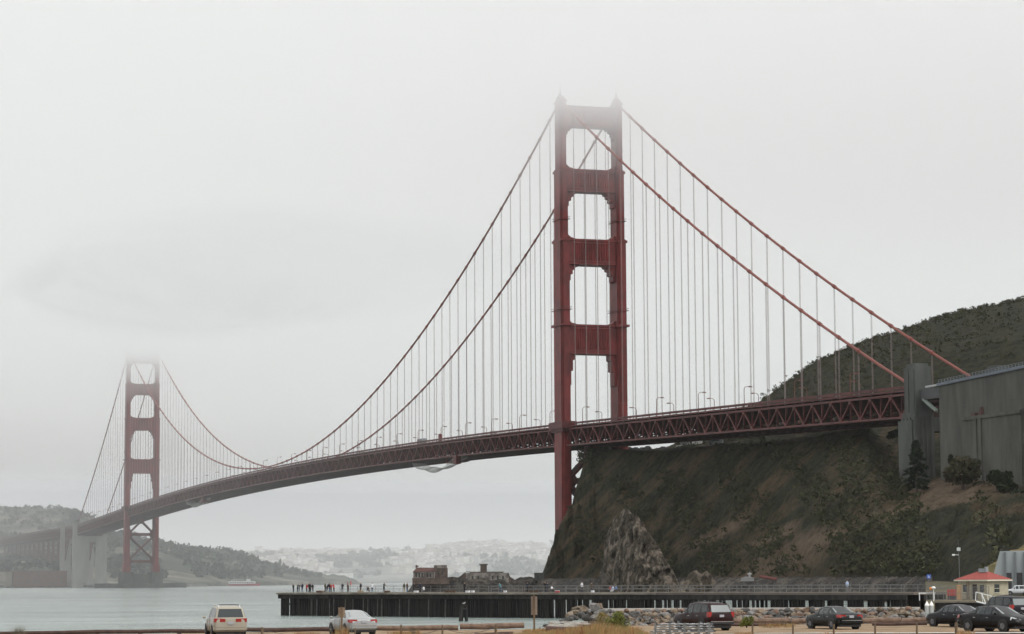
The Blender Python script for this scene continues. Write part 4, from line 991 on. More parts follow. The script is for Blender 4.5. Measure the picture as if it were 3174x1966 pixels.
# deep fender walls and inner rows behind the front, leaving the open slits
for row, v in enumerate((3.0, 6.2, 9.0)):
    u = .5
    while u < U_E:
        r = .2
        # keep slits open along the line of sight
        o = A_+PD*u+PNr*v; dv = o-CAM; a = math.atan2(dv.y, dv.x)
        n = Vector((-PD.y, PD.x, 0)); d2 = Vector((math.cos(a), math.sin(a), 0)); t = (A_-CAM).dot(n)/d2.dot(n); uf = (CAM+d2*t-A_).dot(PD)
        if not incut(uf-r, uf+r): allp.append(pile(u, v, r))
        u += prnd.uniform(.55, .75)
allp.sort(key=lambda q: q[1]*3-(q[2]))
def pile_mesh(m, q):
    u, v, r, z0, z1, lean = q; m.tube([(u, v*sgn, z0), (u+lean, v*sgn, z1)], [r*1.05, r], 7)
print('piles', len(allp), 'front', len(front))
vis = front[::max(1, len(front)//99)][:99]; vs_ = set(id(q) for q in vis)
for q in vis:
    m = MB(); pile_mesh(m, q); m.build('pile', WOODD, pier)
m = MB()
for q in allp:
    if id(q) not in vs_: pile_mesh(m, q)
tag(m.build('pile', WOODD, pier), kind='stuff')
m = MB()                                         # sheeting behind the outer end, between open slits
edges = [0.4]+[c for c, w in cuts if c < U_T]+[U_T]
segs = []; a = .4
for c, w in [q for q in cuts if q[0] < U_T+20]: segs.append((a, c-w*.5)); a = c+w*.5
for a, b in segs:
    if b > a: pb(m, a, b, .40, .46, -.5, PZ-.4)
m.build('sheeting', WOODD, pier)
# lighter brace piles seen on the dark side
for x in (964, 980, 1020, 1032, 1068, 1092, 1124, 1138, 1168, 1181, 1236, 1265, 1326, 1378): u = px2u(x); m = MB(); m.tube([(u, .12*sgn, -.5), (u+.1, .12*sgn, PZ-1.1)], .12, 6); m.build('fender_pile', mat('grey_fender_timber', (.075, .075, .07), .9, var=.3, scale=1), pier)
for far, u0, u1, v in ((False, px2u(1520), U_E, .2), (True, 2.0, U_E, WD-.4)):
    m = MB(); u = u0
    while u < u1: vv = (v if u < U_T or not far else 9.2)*sgn; m.tube([(u, vv, PZ-.1), (u, vv, PZ+1.05)], .045, 6); u += 2.4
    for z in (1.05, .55):
        if far: m.bar((u0, v*sgn, PZ+z), (U_T, v*sgn, PZ+z), .075); m.bar((U_T, 9.2*sgn, PZ+z), (u1, 9.2*sgn, PZ+z), .075)
        else: m.bar((u0, v*sgn, PZ+z), (u1, v*sgn, PZ+z), .085)
    m.build('railing', RAILM, pier)
# planks, boxes and benches lying on the deck
def onpier(x, v): u = px2u(x, v); return A_+PD*u+PNr*v+Vector((0, 0, PZ))
# ------------------------------------------------------------------ people
SKIN = mat('skin', (.42, .26, .19), .6, var=.08); HAIRB = mat('dark_hair', (.03, .022, .018), .6, var=.2); HAIRL = mat('brown_hair', (.14, .09, .05), .6, var=.2)
def skinned(name, verts, edges, rad, mats, matf, parent):
    me = bpy.data.meshes.new(name); me.from_pydata([Vector(v) for v in verts], edges, []); o = bpy.data.objects.new(name, me); COL.objects.link(o)
    sk = o.modifiers.new('s', 'SKIN'); sk.use_smooth_shade = True
    for i, d in enumerate(me.skin_vertices[0].data): d.radius = (rad[i][0], rad[i][1]); d.use_root = (i == 0)
    sb = o.modifiers.new('u', 'SUBSURF'); sb.levels = 1; sb.render_levels = 1
    dg = bpy.context.evaluated_depsgraph_get(); nm = bpy.data.meshes.new_from_object(o.evaluated_get(dg))
    bpy.data.objects.remove(o); o = bpy.data.objects.new(name, nm); COL.objects.link(o); nm.materials.clear()
    for q in mats: nm.materials.append(q)
    for p in nm.polygons: p.material_index = matf(p.center); p.use_smooth = True
    if parent: o.parent = parent
    return o
cloth_cache = {}
def cloth(c, n): return mat('cloth_%s' % n, c, .9, var=.12, scale=6)
def person(loc, rz, pose, top, legs, label, hair=0, h=1.68, hat=None, group=None, seed=0):
    e_ = tag(empty('person', loc, rz), label, 'person', group); k = h/1.72; rnd = random.Random(seed)
    ln = {'stand': 0, 'lean': .38, 'bend': .75, 'walk': .04, 'sit': .1, 'rod': .1}[pose]
    hip = .46 if pose == 'sit' else .92
    c, s = math.cos(ln), math.sin(ln)
    def up_(d, y=0, fwd=0): return (s*d+c*fwd+(0), y, hip+c*d-s*fwd)      # along the tilted spine; x is forward
    V = [(0, 0, hip), up_(.18), up_(.36), up_(.48), up_(.56), up_(.66), up_(.76, 0, .02)]
    Rr = [(.15, .11), (.14, .10), (.17, .115), (.13, .09), (.055, .055), (.085, .09), (.075, .08)]
    E_ = [(0, 1), (1, 2), (2, 3), (3, 4), (4, 5), (5, 6)]
    reach = {'stand': [(-.02, -.26), (.06, -.48)], 'walk': [(-.02, -.26), (.08, -.48)], 'lean': [(.18, -.20), (.42, -.16)], 'bend': [(.12, -.25), (.3, -.42)], 'sit': [(.1, -.24), (.34, -.30)], 'rod': [(.12, -.22), (.36, -.10)]}[pose]
    hands = []
    for sy in (-1, 1):
        b = len(V); sh = up_(.44, sy*.17); el = (sh[0]+reach[0][0], sy*(.24), sh[2]+reach[0][1]); ha = (sh[0]+reach[1][0], sy*(.20 if pose in ('stand', 'walk') else .12), sh[2]+reach[1][1]); hd = (ha[0]+.05, ha[1], ha[2]-.06)
        V += [sh, el, ha, hd]; Rr += [(.065, .065), (.05, .05), (.036, .036), (.04, .025)]; E_ += [(3, b), (b, b+1), (b+1, b+2), (b+2, b+3)]; hands.append(hd)
    for sy in (-1, 1):
        b = len(V); st = {'walk': .22, 'stand': .03}.get(pose, .05)*sy
        if pose == 'sit': J = [(.02, sy*.10, hip-.04), (.42, sy*.13, hip), (.46, sy*.13, .08), (.58, sy*.14, .04)]
        else: J = [(0, sy*.09, hip-.08), (.04+st*.5, sy*.10, .50), (-.02+st, sy*.11, .09), (.13+st, sy*.12, .04)]
        V += J; Rr += [(.10, .095), (.062, .065), (.045, .045), (.045, .035)]; E_ += [(0, b), (b, b+1), (b+1, b+2), (b+2, b+3)]
    V = [tuple(q*k for q in v) for v in V]; Rr = [(a*k, b*k) for a, b in Rr]
    hd_ = Vector(up_(.66))*k; hp = hip*k; hv = [Vector(q)*k for q in hands]; nk = Vector(up_(.575))*k
    def mf(c_):
        if (c_-nk).dot(Vector((s, 0, c))) > 0: return 3 if (c_-hd_).dot(Vector((-.5, 0, 1))) > .01 else 0
        if any((c_-q).length < .085 for q in hv): return 0
        if c_.z < .09*k: return 4
        if pose == 'sit': return 1 if (Vector((c_.x, 0, c_.z))-Vector((0, 0, hp))).dot(Vector((-.5, 0, 1))) > .04 else 2
        return 1 if c_.z > hp-.06 or abs(c_.y) > .165*k else 2
    skinned('body', V, E_, Rr, [SKIN, top, legs, HAIRL if hair else HAIRB, DARKM], mf, e_)
    if hat: m = MB(); m.lathe([(.13, -.02), (.13, .02), (.10, .03), (.09, .11), (.02, .13)], 0, 0, 10); q = m.build('hat', hat, e_); q.location = hd_+Vector((0, 0, .08))
    return e_
CL = {n: cloth(c, n) for n, c in dict(black=(.015, .015, .018), navy=(.02, .025, .045), charcoal=(.04, .04, .045), red=(.42, .04, .04), white=(.70, .70, .72), blue=(.12, .22, .42), lblue=(.45, .55, .72), denim=(.05, .08, .14), khaki=(.30, .24, .15), brown=(.10, .06, .04), olive=(.07, .075, .045), pink=(.65, .25, .25), grey=(.2, .2, .2), teal=(.08, .22, .24)).items()}
LFT = math.pi+PA                                    # facing left along the pier
AWAY = math.atan2(PNr.y, PNr.x); TOW = AWAY+math.pi; RGT = PA
PPL = [  # column, depth on pier, facing, pose, top, legs, height, label
 (909, 5, AWAY, 'stand', 'charcoal', 'navy', 1.62, 'person in charcoal standing furthest left on the end of the pier'),
 (922, 5, AWAY+.3, 'lean', 'black', 'black', 1.62, 'person in black, second from the left end of the pier, slightly bent'),
 (927, 8, AWAY-.3, 'lean', 'navy', 'black', 1.62, 'person in navy half hidden behind the second person from the pier end'),
 (937, 6, LFT, 'stand', 'navy', 'denim', 1.75, 'tall person in navy and jeans, alone right of the bent pair at the pier end'),
 (951, 7, TOW, 'stand', 'red', 'black', 1.60, 'person in a red top between the pier end group and a taller pair in black'),
 (958, 6, AWAY, 'stand', 'black', 'black', 1.75, 'tall person in black, left one of the upright pair right of the red top'),
 (962, 7, AWAY, 'stand', 'charcoal', 'black', 1.72, 'person in charcoal, right one of the upright pair beside the red top'),
 (969, 4, RGT, 'stand', 'black', 'navy', 1.60, 'slim person in black standing alone right of the upright pair'),
 (1008, 5, AWAY, 'stand', 'olive', 'charcoal', 1.70, 'person in olive, leftmost of the huddle of three bending together'),
 (1014, 6, RGT, 'bend', 'navy', 'navy', 1.85, 'person in navy bending forward in the middle of the huddle'),
 (1021, 6, AWAY, 'stand', 'black', 'denim', 1.68, 'person in black and jeans, rightmost of the huddle of three'),
 (1026, 8, AWAY, 'stand', 'red', 'black', 1.55, 'short person in a dark red top just right of the huddle'),
 (1035, 6, LFT, 'lean', 'red', 'black', 1.66, 'person in a bright red jacket and black trousers leaning left'),
 (1061, 6, AWAY+.7, 'lean', 'black', 'navy', 1.72, 'person in black leaning to the right between the two in red'),
 (1078, 5, AWAY, 'stand', 'brown', 'black', 1.66, 'person in dark red brown with a red hat, elbows out, mid pier'),
 (1118, 5, TOW, 'stand', 'black', 'brown', 1.72, 'person in a black jacket and tan brown trousers beside the empty railing'),
 (1140, 5, RGT, 'sit', 'black', 'black', 1.60, 'person in black sitting on the deck left of the one in white'),
 (1154, 5, LFT, 'stand', 'white', 'denim', 1.72, 'person in a white jacket and jeans standing on the pier'),
 (1190, 6, RGT, 'rod', 'charcoal', 'black', 1.76, 'tall person in dark clothes holding arms forward, right of the white jacket'),
 (1253, 6, AWAY, 'stand', 'olive', 'khaki', 1.70, 'person in olive and khaki just left of the ruined house'),
 (1262, 6, AWAY, 'stand', 'brown', 'denim', 1.70, 'person in brown and jeans beside the one in khaki'),
 (1281, 7, AWAY, 'lean', 'black', 'black', 1.66, 'person in black in front of the left end of the ruined house'),
 (1303, 6, AWAY, 'stand', 'navy', 'black', 1.72, 'person in navy in front of the middle of the ruined house'),
 (1314, 5, LFT, 'sit', 'white', 'grey', 1.55, 'person in pale grey sitting on the deck below the ruined house'),
 (1440, 5, AWAY, 'stand', 'black', 'black', 1.72, 'person in black standing alone between the two ruins'),
 (1552, 5, LFT, 'lean', 'teal', 'denim', 1.68, 'person in teal leaning by the start of the near railing'),
 (1635, 5, AWAY, 'stand', 'navy', 'black', 1.70, 'person in navy behind the railing left of the dark pair under the tower'),
 (1690, 6, AWAY, 'stand', 'black', 'black', 1.74, 'person in black, left of the dark pair below the near tower'),
 (1697, 5, AWAY+.5, 'stand', 'navy', 'charcoal', 1.66, 'person in navy, right of the dark pair below the near tower'),
 (1710, 5, RGT, 'sit', 'white', 'black', 1.58, 'person in white sitting just right of the dark pair below the tower'),
 (1804, 6, AWAY, 'stand', 'white', 'charcoal', 1.74, 'person in a white shirt standing behind the railing at the bluff foot'),
 (1834, 5, TOW, 'stand', 'brown', 'charcoal', 1.60, 'person in dark brown between the white shirt and the seated group'),
 (1893, 5, TOW, 'sit', 'red', 'black', 1.55, 'person in red sitting, leftmost of the seated group of three'),
 (1901, 5, TOW, 'sit', 'lblue', 'white', 1.55, 'person in light blue sitting in the middle of the seated group'),
 (1911, 5, TOW, 'sit', 'blue', 'navy', 1.55, 'person in blue sitting, rightmost of the seated group of three'),
 (2627, 5, AWAY, 'stand', 'lblue', 'grey', 1.80, 'person in a pale blue hooded top walking on the shore end of the pier'),
]
for i, (x, v, rz, pose, a, b, h, lb) in enumerate(PPL):
    person(onpier(x, v*.6), rz, pose, CL[a], CL[b], lb, hair=i % 3 == 0, h=h*1.0, hat=CL['red'] if 'red hat' in lb else None, seed=i)
# tackle on the deck
def crate(x, v, w, d, h, mt_, name, lb, cat):
    p = onpier(x, v); e_ = tag(empty(name, p, PA+.1*(x % 7)), lb, cat); m = MB(); m.prism([(-w/2, -d/2), (w/2, -d/2), (w/2, d/2), (-w/2, d/2)], 0, h*.8, sc=1.06); m.build('body', mt_, e_)
    m = MB(); m.box(-w*.55, w*.55, -d*.55, d*.55, h*.8, h); m.build('lid', CL['white'] if cat == 'cooler' else mt_, e_)
for x, v, w, mtn, name, lb, cat in ((990, 2, 1.3, 'brown', 'tackle_box', 'brown tackle box on the pier left of the huddle', 'box'), (1000, 3, .8, 'khaki', 'tackle_box', 'tan box on the deck touching the huddle of three', 'box'), (1118, 1.5, 1.2, 'khaki', 'tackle_box', 'low tan box at the feet of the person in brown trousers', 'box'), (1200, 2, 1.2, 'brown', 'tackle_box', 'dark brown box at the feet of the tall dark fisherman', 'box'),
    (1290, 2, .9, 'white', 'cooler', 'white cooler on the deck left of the ruined house', 'cooler'), (1387, 3, 1.0, 'brown', 'tackle_box', 'brown box in front of the wall between the ruins', 'box'), (1403, 3, 1.0, 'brown', 'tackle_box', 'second brown box just right of the other between the ruins', 'box'), (1450, 2, .8, 'white', 'cooler', 'white cooler right of the lone person between the ruins', 'cooler'), (1466, 2, .5, 'white', 'cooler', 'tiny white cooler further right of the lone person', 'cooler'), (1566, 2, .6, 'white', 'cooler', 'white cooler beside the leaning person in teal', 'cooler'), (1655, 2, 1.8, 'brown', 'tackle_box', 'long brown box between the two groups below the tower', 'box'), (1727, 2, .9, 'red', 'cooler', 'bright red cooler on the pier deck', 'cooler'), (1837, 2, .5, 'white', 'cooler', 'small white cooler by the person in dark brown', 'cooler')):
    crate(x, v, w*.75, .5, .32, CL[mtn], name, lb, cat)
fl = tag(empty('signal_flag', onpier(1086, 9)), 'small red flag on a thin pole above the pier railing', 'flag'); m = MB(); m.tube([(0, 0, 0), (0, 0, 2.0)], .03, 5); m.build('pole', DARKM, fl)
m = MB(); m.box(0, .3, -.02, .02, 1.2, 2.0); m.build('cloth', CL['pink'], fl); fl.rotation_euler[2] = PA
# mooring dolphin
dl = tag(empty('mooring_dolphin', onZ(1438, 1926, 0)), 'cluster of leaning old timber piles standing in the water before the pier', 'piling')
q = 370/FOC
for dx, dy, lx in ((-12, 0, 6), (10, .3, -3), (-3, .8, 2)):
    m = MB(); a = Vector((rt.x, rt.y, 0)); m.tube([a*dx*q+Vector((0, 0, -2)), a*(dx+lx*.1)*q+Vector((-dy, 0, 0)), a*(dx+lx)*q+Vector((-dy, 0, 2.25+dy*.2))], [.26, .25, .21], 9); m.build('pile', WOODD, dl)
m = MB(); m.tube([a*-10*q+Vector((0, 0, 1.75)), a*9*q+Vector((0, 0, 1.75))], .22, 8); m.build('binding', WOODD, dl)
GULLW = mat('white_feathers', (.72, .72, .70), .8, var=.05); GULLG = mat('grey_feathers', (.30, .31, .33), .8, var=.05)
def gull(loc, rz, lb):
    e_ = tag(empty('seagull', loc, rz), lb, 'seagull')
    skinned('body', [(0, 0, .17), (.12, 0, .2), (.17, 0, .27), (.2, 0, .31), (.27, 0, .30), (-.12, 0, .17), (-.25, 0, .155)], [(0, 1), (1, 2), (2, 3), (3, 4), (0, 5), (5, 6)], [(.075, .075), (.06, .065), (.035, .035), (.045, .042), (.01, .01), (.055, .05), (.02, .012)], [GULLW, GULLG], lambda c: 1 if c.z > .19 and c.x < .08 else 0, e_)
    for sy in (-1, 1): m = MB(); m.tube([(0, sy*.035, 0), (0, sy*.035, .13)], .008, 5); m.build('leg', mat('bird_leg', (.5, .35, .1), .6), e_)
gull(onZ(1438, 1926, 0)+Vector((0, 0, 2.5)), 1.2, 'white gull perched on the leaning piles in the water')
# ------------------------------------------------------------------ ruined signal station on the point
PLAS = mat('peeling_plaster', (.32, .29, .26), .9, col2=(.12, .10, .09), scale=.35, thr=(.42, .6)); TERR = mat('ruin_red_tile', (.105, .050, .042), .9, var=.3, scale=.6); DBRK = mat('ruin_brown_brick', (.085, .06, .05), .9, col2=(.15, .11, .09), scale=.5)
DV = 1055
def frame_at(x, y, d): p = at(x, y, d); return p, YAW+math.pi/2+.0
def rbox(m, x0, x1, y0, y1, d, dep, mi=0):        # box given by its face in the view at distance d
    k = d/FOC/math.cos(PITCH); cx = at((x0+x1)/2, (y0+y1)/2, d)
    w = (x1-x0)*k/2; h = (y1-y0)*k/2
    return cx, w, h
def ruin(name, lb, parts, d):
    x0, y0 = parts[0][1], parts[0][4]; o = at(x0, y0, d); e_ = tag(empty(name, o, rdir(x0)-math.pi/2), lb, 'ruin'); k = d/FOC
    for pn, xa, xb, ya, yb, f0, f1, mt_ in parts:   # x extents, y top, y bottom, depth range
        m = MB(); m.box((xa-x0)*k, (xb-x0)*k, f0, f1, (y0-yb)*k, (y0-ya)*k); m.build(pn, mt_, e_)
    return e_, k, x0, y0
e_, k, X0, Y0 = ruin('ruined_house', 'ruined plaster house with a sagging red roof and a square brown tower', [('wall', 1281, 1346, 1773, 1797, 0, 8, PLAS), ('tower', 1347, 1387, 1762, 1792, -.5, 7, DBRK), ('parapet', 1345, 1385, 1753, 1763, .5, 6, PLAS), ('foundation', 1278, 1392, 1792, 1812, -1.5, 9, DBRK)], DV)
m = MB(); xr = lambda x: (x-X0)*k; zr = lambda y: (Y0-y)*k
m.add([(xr(1279), -.5, zr(1773.5)), (xr(1348), -.5, zr(1773)), (xr(1348), 8.5, zr(1773)), (xr(1279), 8.5, zr(1773.5)), (xr(1293), 4, zr(1760)), (xr(1346), 4, zr(1761))], [(0, 1, 5, 4), (2, 3, 4, 5), (0, 4, 3), (1, 2, 5), (0, 3, 2, 1)]); m.build('roof', TERR, e_)
for x in (1288, 1297, 1306, 1322, 1332): m = MB(); m.box(xr(x), xr(x+4.5), -.1, .06, zr(1790), zr(1777)); m.build('window', DARKM, e_)
m = MB(); m.box(xr(1288), xr(1293), 3, 4, zr(1762), zr(1752)); m.box(xr(1291), xr(1297), 3.1, 3.9, zr(1758), zr(1754)); m.build('chimney', DBRK, e_)
for x in (1356, 1368): m = MB(); m.box(xr(x), xr(x+4), -.62, -.48, zr(1782), zr(1772)); m.build('window', DARKM, e_)
e_, k, X0, Y0 = ruin('ruined_station', 'long roofless ruin with peeling white walls and a square chimney tower', [('wall', 1444, 1576, 1777, 1806, 0, 9, PLAS), ('chimney', 1489, 1509, 1753, 1782, 2, 5, DBRK), ('chimney_cap', 1486, 1512, 1749, 1753, 1.6, 5.4, DBRK), ('ledge', 1456, 1560, 1773, 1777, .5, 8, WOODG)], DV)
m = MB(); m.prism([(xr(1430), zr(1800)), (xr(1443.5), zr(1800)), (xr(1443.5), zr(1774)), (xr(1437), zr(1778))], -.2, 6, axis='y'); m.build('broken_wall', DBRK, e_)
m = MB(); m.bar((xr(1445), 1, zr(1773)), (xr(1492), 1, zr(1775)), .35, .25); m.build('beam', WOODG, e_)
m = MB(); m.prism([(xr(1576.3), zr(1806)), (xr(1588), zr(1806)), (xr(1580), zr(1788)), (xr(1576.3), zr(1778))], .2, 7, axis='y'); m.build('rubble', DBRK, e_)
for x in (1462, 1480, 1524, 1540, 1556): m = MB(); m.box(xr(x), xr(x+5), -.12, .06, zr(1797), zr(1786)); m.build('window', DARKM, e_)
e_, k, X0, Y0 = ruin('concrete_block', 'squat grey concrete block on the rocks just left of the bluff foot', [('wall', 1656, 1686, 1778, 1800, 0, 8, CONC)], 1058)
m = MB(); m.box((1655-X0)*k, (1687-X0)*k, -.4, 8.4, (Y0-1778)*k, (Y0-1776)*k); m.build('cap', CONC, e_)
m = MB(); m.box((1664-X0)*k, (1669-X0)*k, -.1, .05, (Y0-1795)*k, (Y0-1785)*k); m.build('window', DARKM, e_)
# shoreline bits under the bluff: white tank with a small cupola, red pipe, road wall
tk = at(2322, 1797, 800); e_ = tag(empty('small_shed', tk, rdir(2322)-math.pi/2), 'little white shed with a dark domed cupola under the bluff', 'shed'); m = MB(); m.box(-2.6, 1.6, 0, 3, -.5, .5); m.build('wall', mat('shed_grey', (.42, .42, .40), .8, var=.15, scale=.6), e_)
m = MB(); m.prism([(-2.8, .5), (1.8, .5), (.4, .95), (-1.4, .95)], -.3, 3.3, axis='y'); m.build('roof', HW[2], e_); m = MB(); m.lathe([(.35, .9), (.35, 1.6), (.75, 1.65), (.65, 2.0), (.1, 2.25)], .2, 1.5, 10); m.build('cupola', HW[2], e_)
pl = at(2356, 1790, 780); p2 = at(2410, 1797, 770); p3 = at(2462, 1806, 760)
pl.z += .3; e_ = tag(empty('shore_pipe', pl), 'long rusty red pipe lying on the shore below the bluff', 'pipe'); m = MB(); m.tube([(0, 0, 0), p2-pl], .45, 8); m.build('red_section', mat('rust_red', (.15, .035, .03), .8, var=.2), e_); m = MB(); m.tube([p2-pl, p3-pl], .3, 8); m.build('grey_section', CONC, e_)
# ------------------------------------------------------------------ excursion boat
bo = onZ(757, 1816.5, 0); dB = (bo-CAM).length; kB = dB/FOC
fe = tag(empty('excursion_boat', bo, rdir(757)-math.pi/2), 'red and white two-deck excursion boat heading right near the far shore', 'boat')
BR = mat('boat_red_paint', (.45, .05, .07), .5, var=.06); L_ = 96*kB
m = MB(); hull = []
for f, w, zk in ((-.5, 3.6, 0), (-.45, 4.2, 0), (.2, 4.6, 0), (.38, 3.0, 0), (.47, 1.0, .6), (.5, .12, 1.3)): hull.append((f*L_, w, zk))
for i, (x, w, zk) in enumerate(hull): m.v += [(x, -w*.7, -1), (x, -w, 2.6+zk), (x, w, 2.6+zk), (x, w*.7, -1)]
for i in range(5):
    for j in range(3): a = i*4+j; m.f.append([a, a+1, a+5, a+4]); m.m.append(0)
    m.f.append([i*4+3, i*4, i*4+4, i*4+7]); m.m.append(0)
m.f += [[0, 1, 2, 3][::-1], [20, 21, 22, 23]]; m.m += [0, 0]; m.build('hull', BR, fe)
m = MB(); m.box(-.5*L_, .36*L_, -3.9, 3.9, 2.6, 5.3); m.build('cabin', WHITE, fe); m = MB()
for i in range(14): m.box(-.46*L_+i*.055*L_, -.46*L_+i*.055*L_+1.2, -4.0, -3.85, 3.3, 4.5)
m.build('windows', WIN, fe)
m = MB(); m.box(-.46*L_, .30*L_, -3.6, 3.6, 5.3, 5.7); m.box(.06*L_, .2*L_, -2, 2, 5.7, 8.2); m.build('upper_deck', WHITE, fe)
m = MB(); m.box(-.40*L_, -.02*L_, -3.4, 3.4, 7.4, 7.7)
for i in range(6): m.box(-.4*L_+i*.075*L_, -.4*L_+i*.075*L_+.2, -3.3, -3.1, 5.7, 7.4)
m.build('awning', WHITE, fe); m = MB(); m.box(-.46*L_, .1*L_, -4.45, -4.25, 2.2, 2.9); m.build('stripe', WHITE, fe); m = MB(); m.tube([(.1*L_, 0, 8.2), (.1*L_, 0, 11)], .15, 6); m.build('mast', WHITE, fe)
# ------------------------------------------------------------------ riprap bank: individual boulders
RK = [mat('boulder_grey', (.20, .19, .18), .95, col2=(.07, .068, .065), scale=1.6, bump=.6, thr=(.35, .68)), mat('boulder_tan', (.22, .17, .12), .95, col2=(.09, .07, .05), scale=1.6, bump=.6), mat('boulder_dark', (.08, .076, .07), .95, col2=(.035, .034, .032), scale=1.6, bump=.6), mat('boulder_rust', (.20, .125, .085), .95, col2=(.09, .058, .042), scale=1.6, bump=.6)]
def boulder(seed):
    r = random.Random(seed); bm = bmesh.new(); bmesh.ops.create_icosphere(bm, subdivisions=2, radius=1)
    planes = [(Vector((r.gauss(0, 1), r.gauss(0, 1), r.gauss(0, 1))).normalized(), r.uniform(.55, .85)) for _ in range(9)]
    for v in bm.verts:
        for n, d in planes:
            q = v.co.dot(n)
            if q > d: v.co -= n*(q-d)
        v.co += v.co.normalized()*noise.noise(v.co*2+Vector((seed, 0, 0)))*.12
        v.co.x *= 1.25; v.co.z *= .8
    me = bpy.data.meshes.new('boulder'); bm.to_mesh(me); bm.free(); return me
bms = [boulder(i) for i in range(10)]; bmeshes = []
for i, me in enumerate(bms):
    for j in range(4): q = me.copy(); q.materials.append(RK[j]); bmeshes.append((q, j))
br = random.Random(17); nb = 0
names_ = {0: 'grey', 1: 'tan', 2: 'dark', 3: 'rusty brown'}
def put_boulder(x, d, z, r, where, grp):
    me, j = br.choice(bmeshes); o = bpy.data.objects.new('boulder', me); COL.objects.link(o); o.location = pos(x, d, z); o.scale = (r, r, r*br.uniform(.75, 1.1)); o.rotation_euler = (br.uniform(-.5, .5), br.uniform(-.5, .5), br.uniform(0, 6.28))
    tag(o, '%s boulder %s' % (names_[j], where), 'boulder', '%s boulders %s' % (names_[j], grp))
for row in range(5):
    f = row/4; x = 1826+br.uniform(0, 8)
    while x < 2866:
        d = lerp(236, 229, f)+br.uniform(-.5, .5); z = lerp(3.0, 1.7, f)+br.uniform(-.1, .15); r = br.uniform(.26, .50)*(1.0+.15*f)
        if nb < 282: put_boulder(x, d, z, r, 'in the riprap bank in front of the pier', 'of the riprap bank'); nb += 1
        x += r*FOC/232*br.uniform(1.25, 1.75)
print('boulders', nb)
rb = MB(); rr = random.Random(9)
for i in range(900):
    x = rr.uniform(1822, 2868); f = rr.random(); rb.blob(pos(x, lerp(237, 228, f), lerp(3.1, 1.4, f)), rr.uniform(.14, .3), 1, .25, i, mi=rr.randrange(4))
tag(rb.build('rubble', RK), kind='stuff', label='small stones filling the riprap bank')
for x, d, z, r in ((1858, 150, 3.3, 1.1),):
    pass
for x, y, d, r in ((1760, 1921, 205, .8), (1745, 1928, 200, .6), (1792, 1889, 226, .9), (1782, 1900, 224, .8), (1808, 1888, 226, 1.0), (1800, 1906, 220, .9), (1832, 1898, 222, 1.0), (1850, 1893, 222, 1.4), (1862, 1900, 220, 1.1), (1768, 1906, 218, .9), (1780, 1914, 214, .8), (1822, 1915, 214, .9), (1846, 1916, 212, .9), (1706, 1936, 175, .5), (1692, 1941, 172, .4), (1840, 1880, 232, 1.0), (1856, 1880, 232, .9)):
    p = at(x, y, d); me, j = br.choice([q for q in bmeshes if q[1] != 3]); o = bpy.data.objects.new('boulder', me); COL.objects.link(o); r *= .55; o.location = p; o.scale = (r, r, r*.85); o.rotation_euler = (0, 0, br.uniform(0, 6)); tag(o, '%s boulder at the left tip of the rock bank, beside the water' % names_[j], 'boulder', '%s boulders at the tip of the bank' % names_[j])
m = MB(); rr = random.Random(4)                   # earth core of the tip
m2 = [(1700, 1950, 190, -1.2), (1745, 1940, 205, 0), (1770, 1925, 212, .4), (1800, 1915, 220, .8), (1830, 1912, 222, 1.2), (1860, 1910, 224, 1.5)]
for i, (x, y, d, z) in enumerate(m2): m.blob(pos(x, d+3, z-.5), 1.9, 3, .35, i, (1.2, 1.2, .75))
tag(m.build('bank', ROCK), kind='structure')
# flat ledge on top of the bank
m = MB(); q = [pos(1850+i*40, 238.4, 3.24) for i in range(26)]
for a, b in zip(q, q[1:]): m.bar(a, b, .9, .22)
tag(m.build('bank_kerb', mat('bank_kerb_concrete', (.40, .38, .35), .9, var=.12, scale=.5)), 'thin pale concrete kerb running along the top of the riprap bank', 'kerb')

# ------------------------------------------------------------------ land behind the cove on the right
def shn(p, x, r): return noise.fractal(p*.12, 1, 2, 4), 0
SC = [(x, [(319, -.6), (320, 2.9), (335, 3.0), (400, 3.1), (460, 4.2), (640, 5.6)]) for x in (2868, 3174, 4200, 7000)]
field('shore_land', SC, 160, [1, 4, 8, 8, 6], land_mat('shore_grass', (.045, .050, .028), (.10, .095, .055), (.19, .15, .10), sc=.2, tanpos=(.45, .6), sc2=1.2, bump=.2), [0, .05, .15, .25, .3, .2], shn)
def vbox(name, lb, cat, x, y0, y1, wpx, dist, dep, mt_, parts=()):
    pass
QW = tag(empty('quay_wall', (0, 0, 0)), 'dark timber quay wall behind the parked cars on the right', 'wall')
for i in range(18):
    a, b = pos(2896+i*24, 318.2, 0), pos(2896+(i+1)*24, 318.2, 0); m = MB(); m.bar((a.x, a.y, 1.2), (b.x, b.y, 1.2), .35, 3.5); m.build('panel', WOODD, QW)
m = MB(); a, b = pos(2894, 318, 3.0), pos(3330, 318, 3.0); m.bar(a, b, .6, .18); m.build('cap', WOODG, QW)
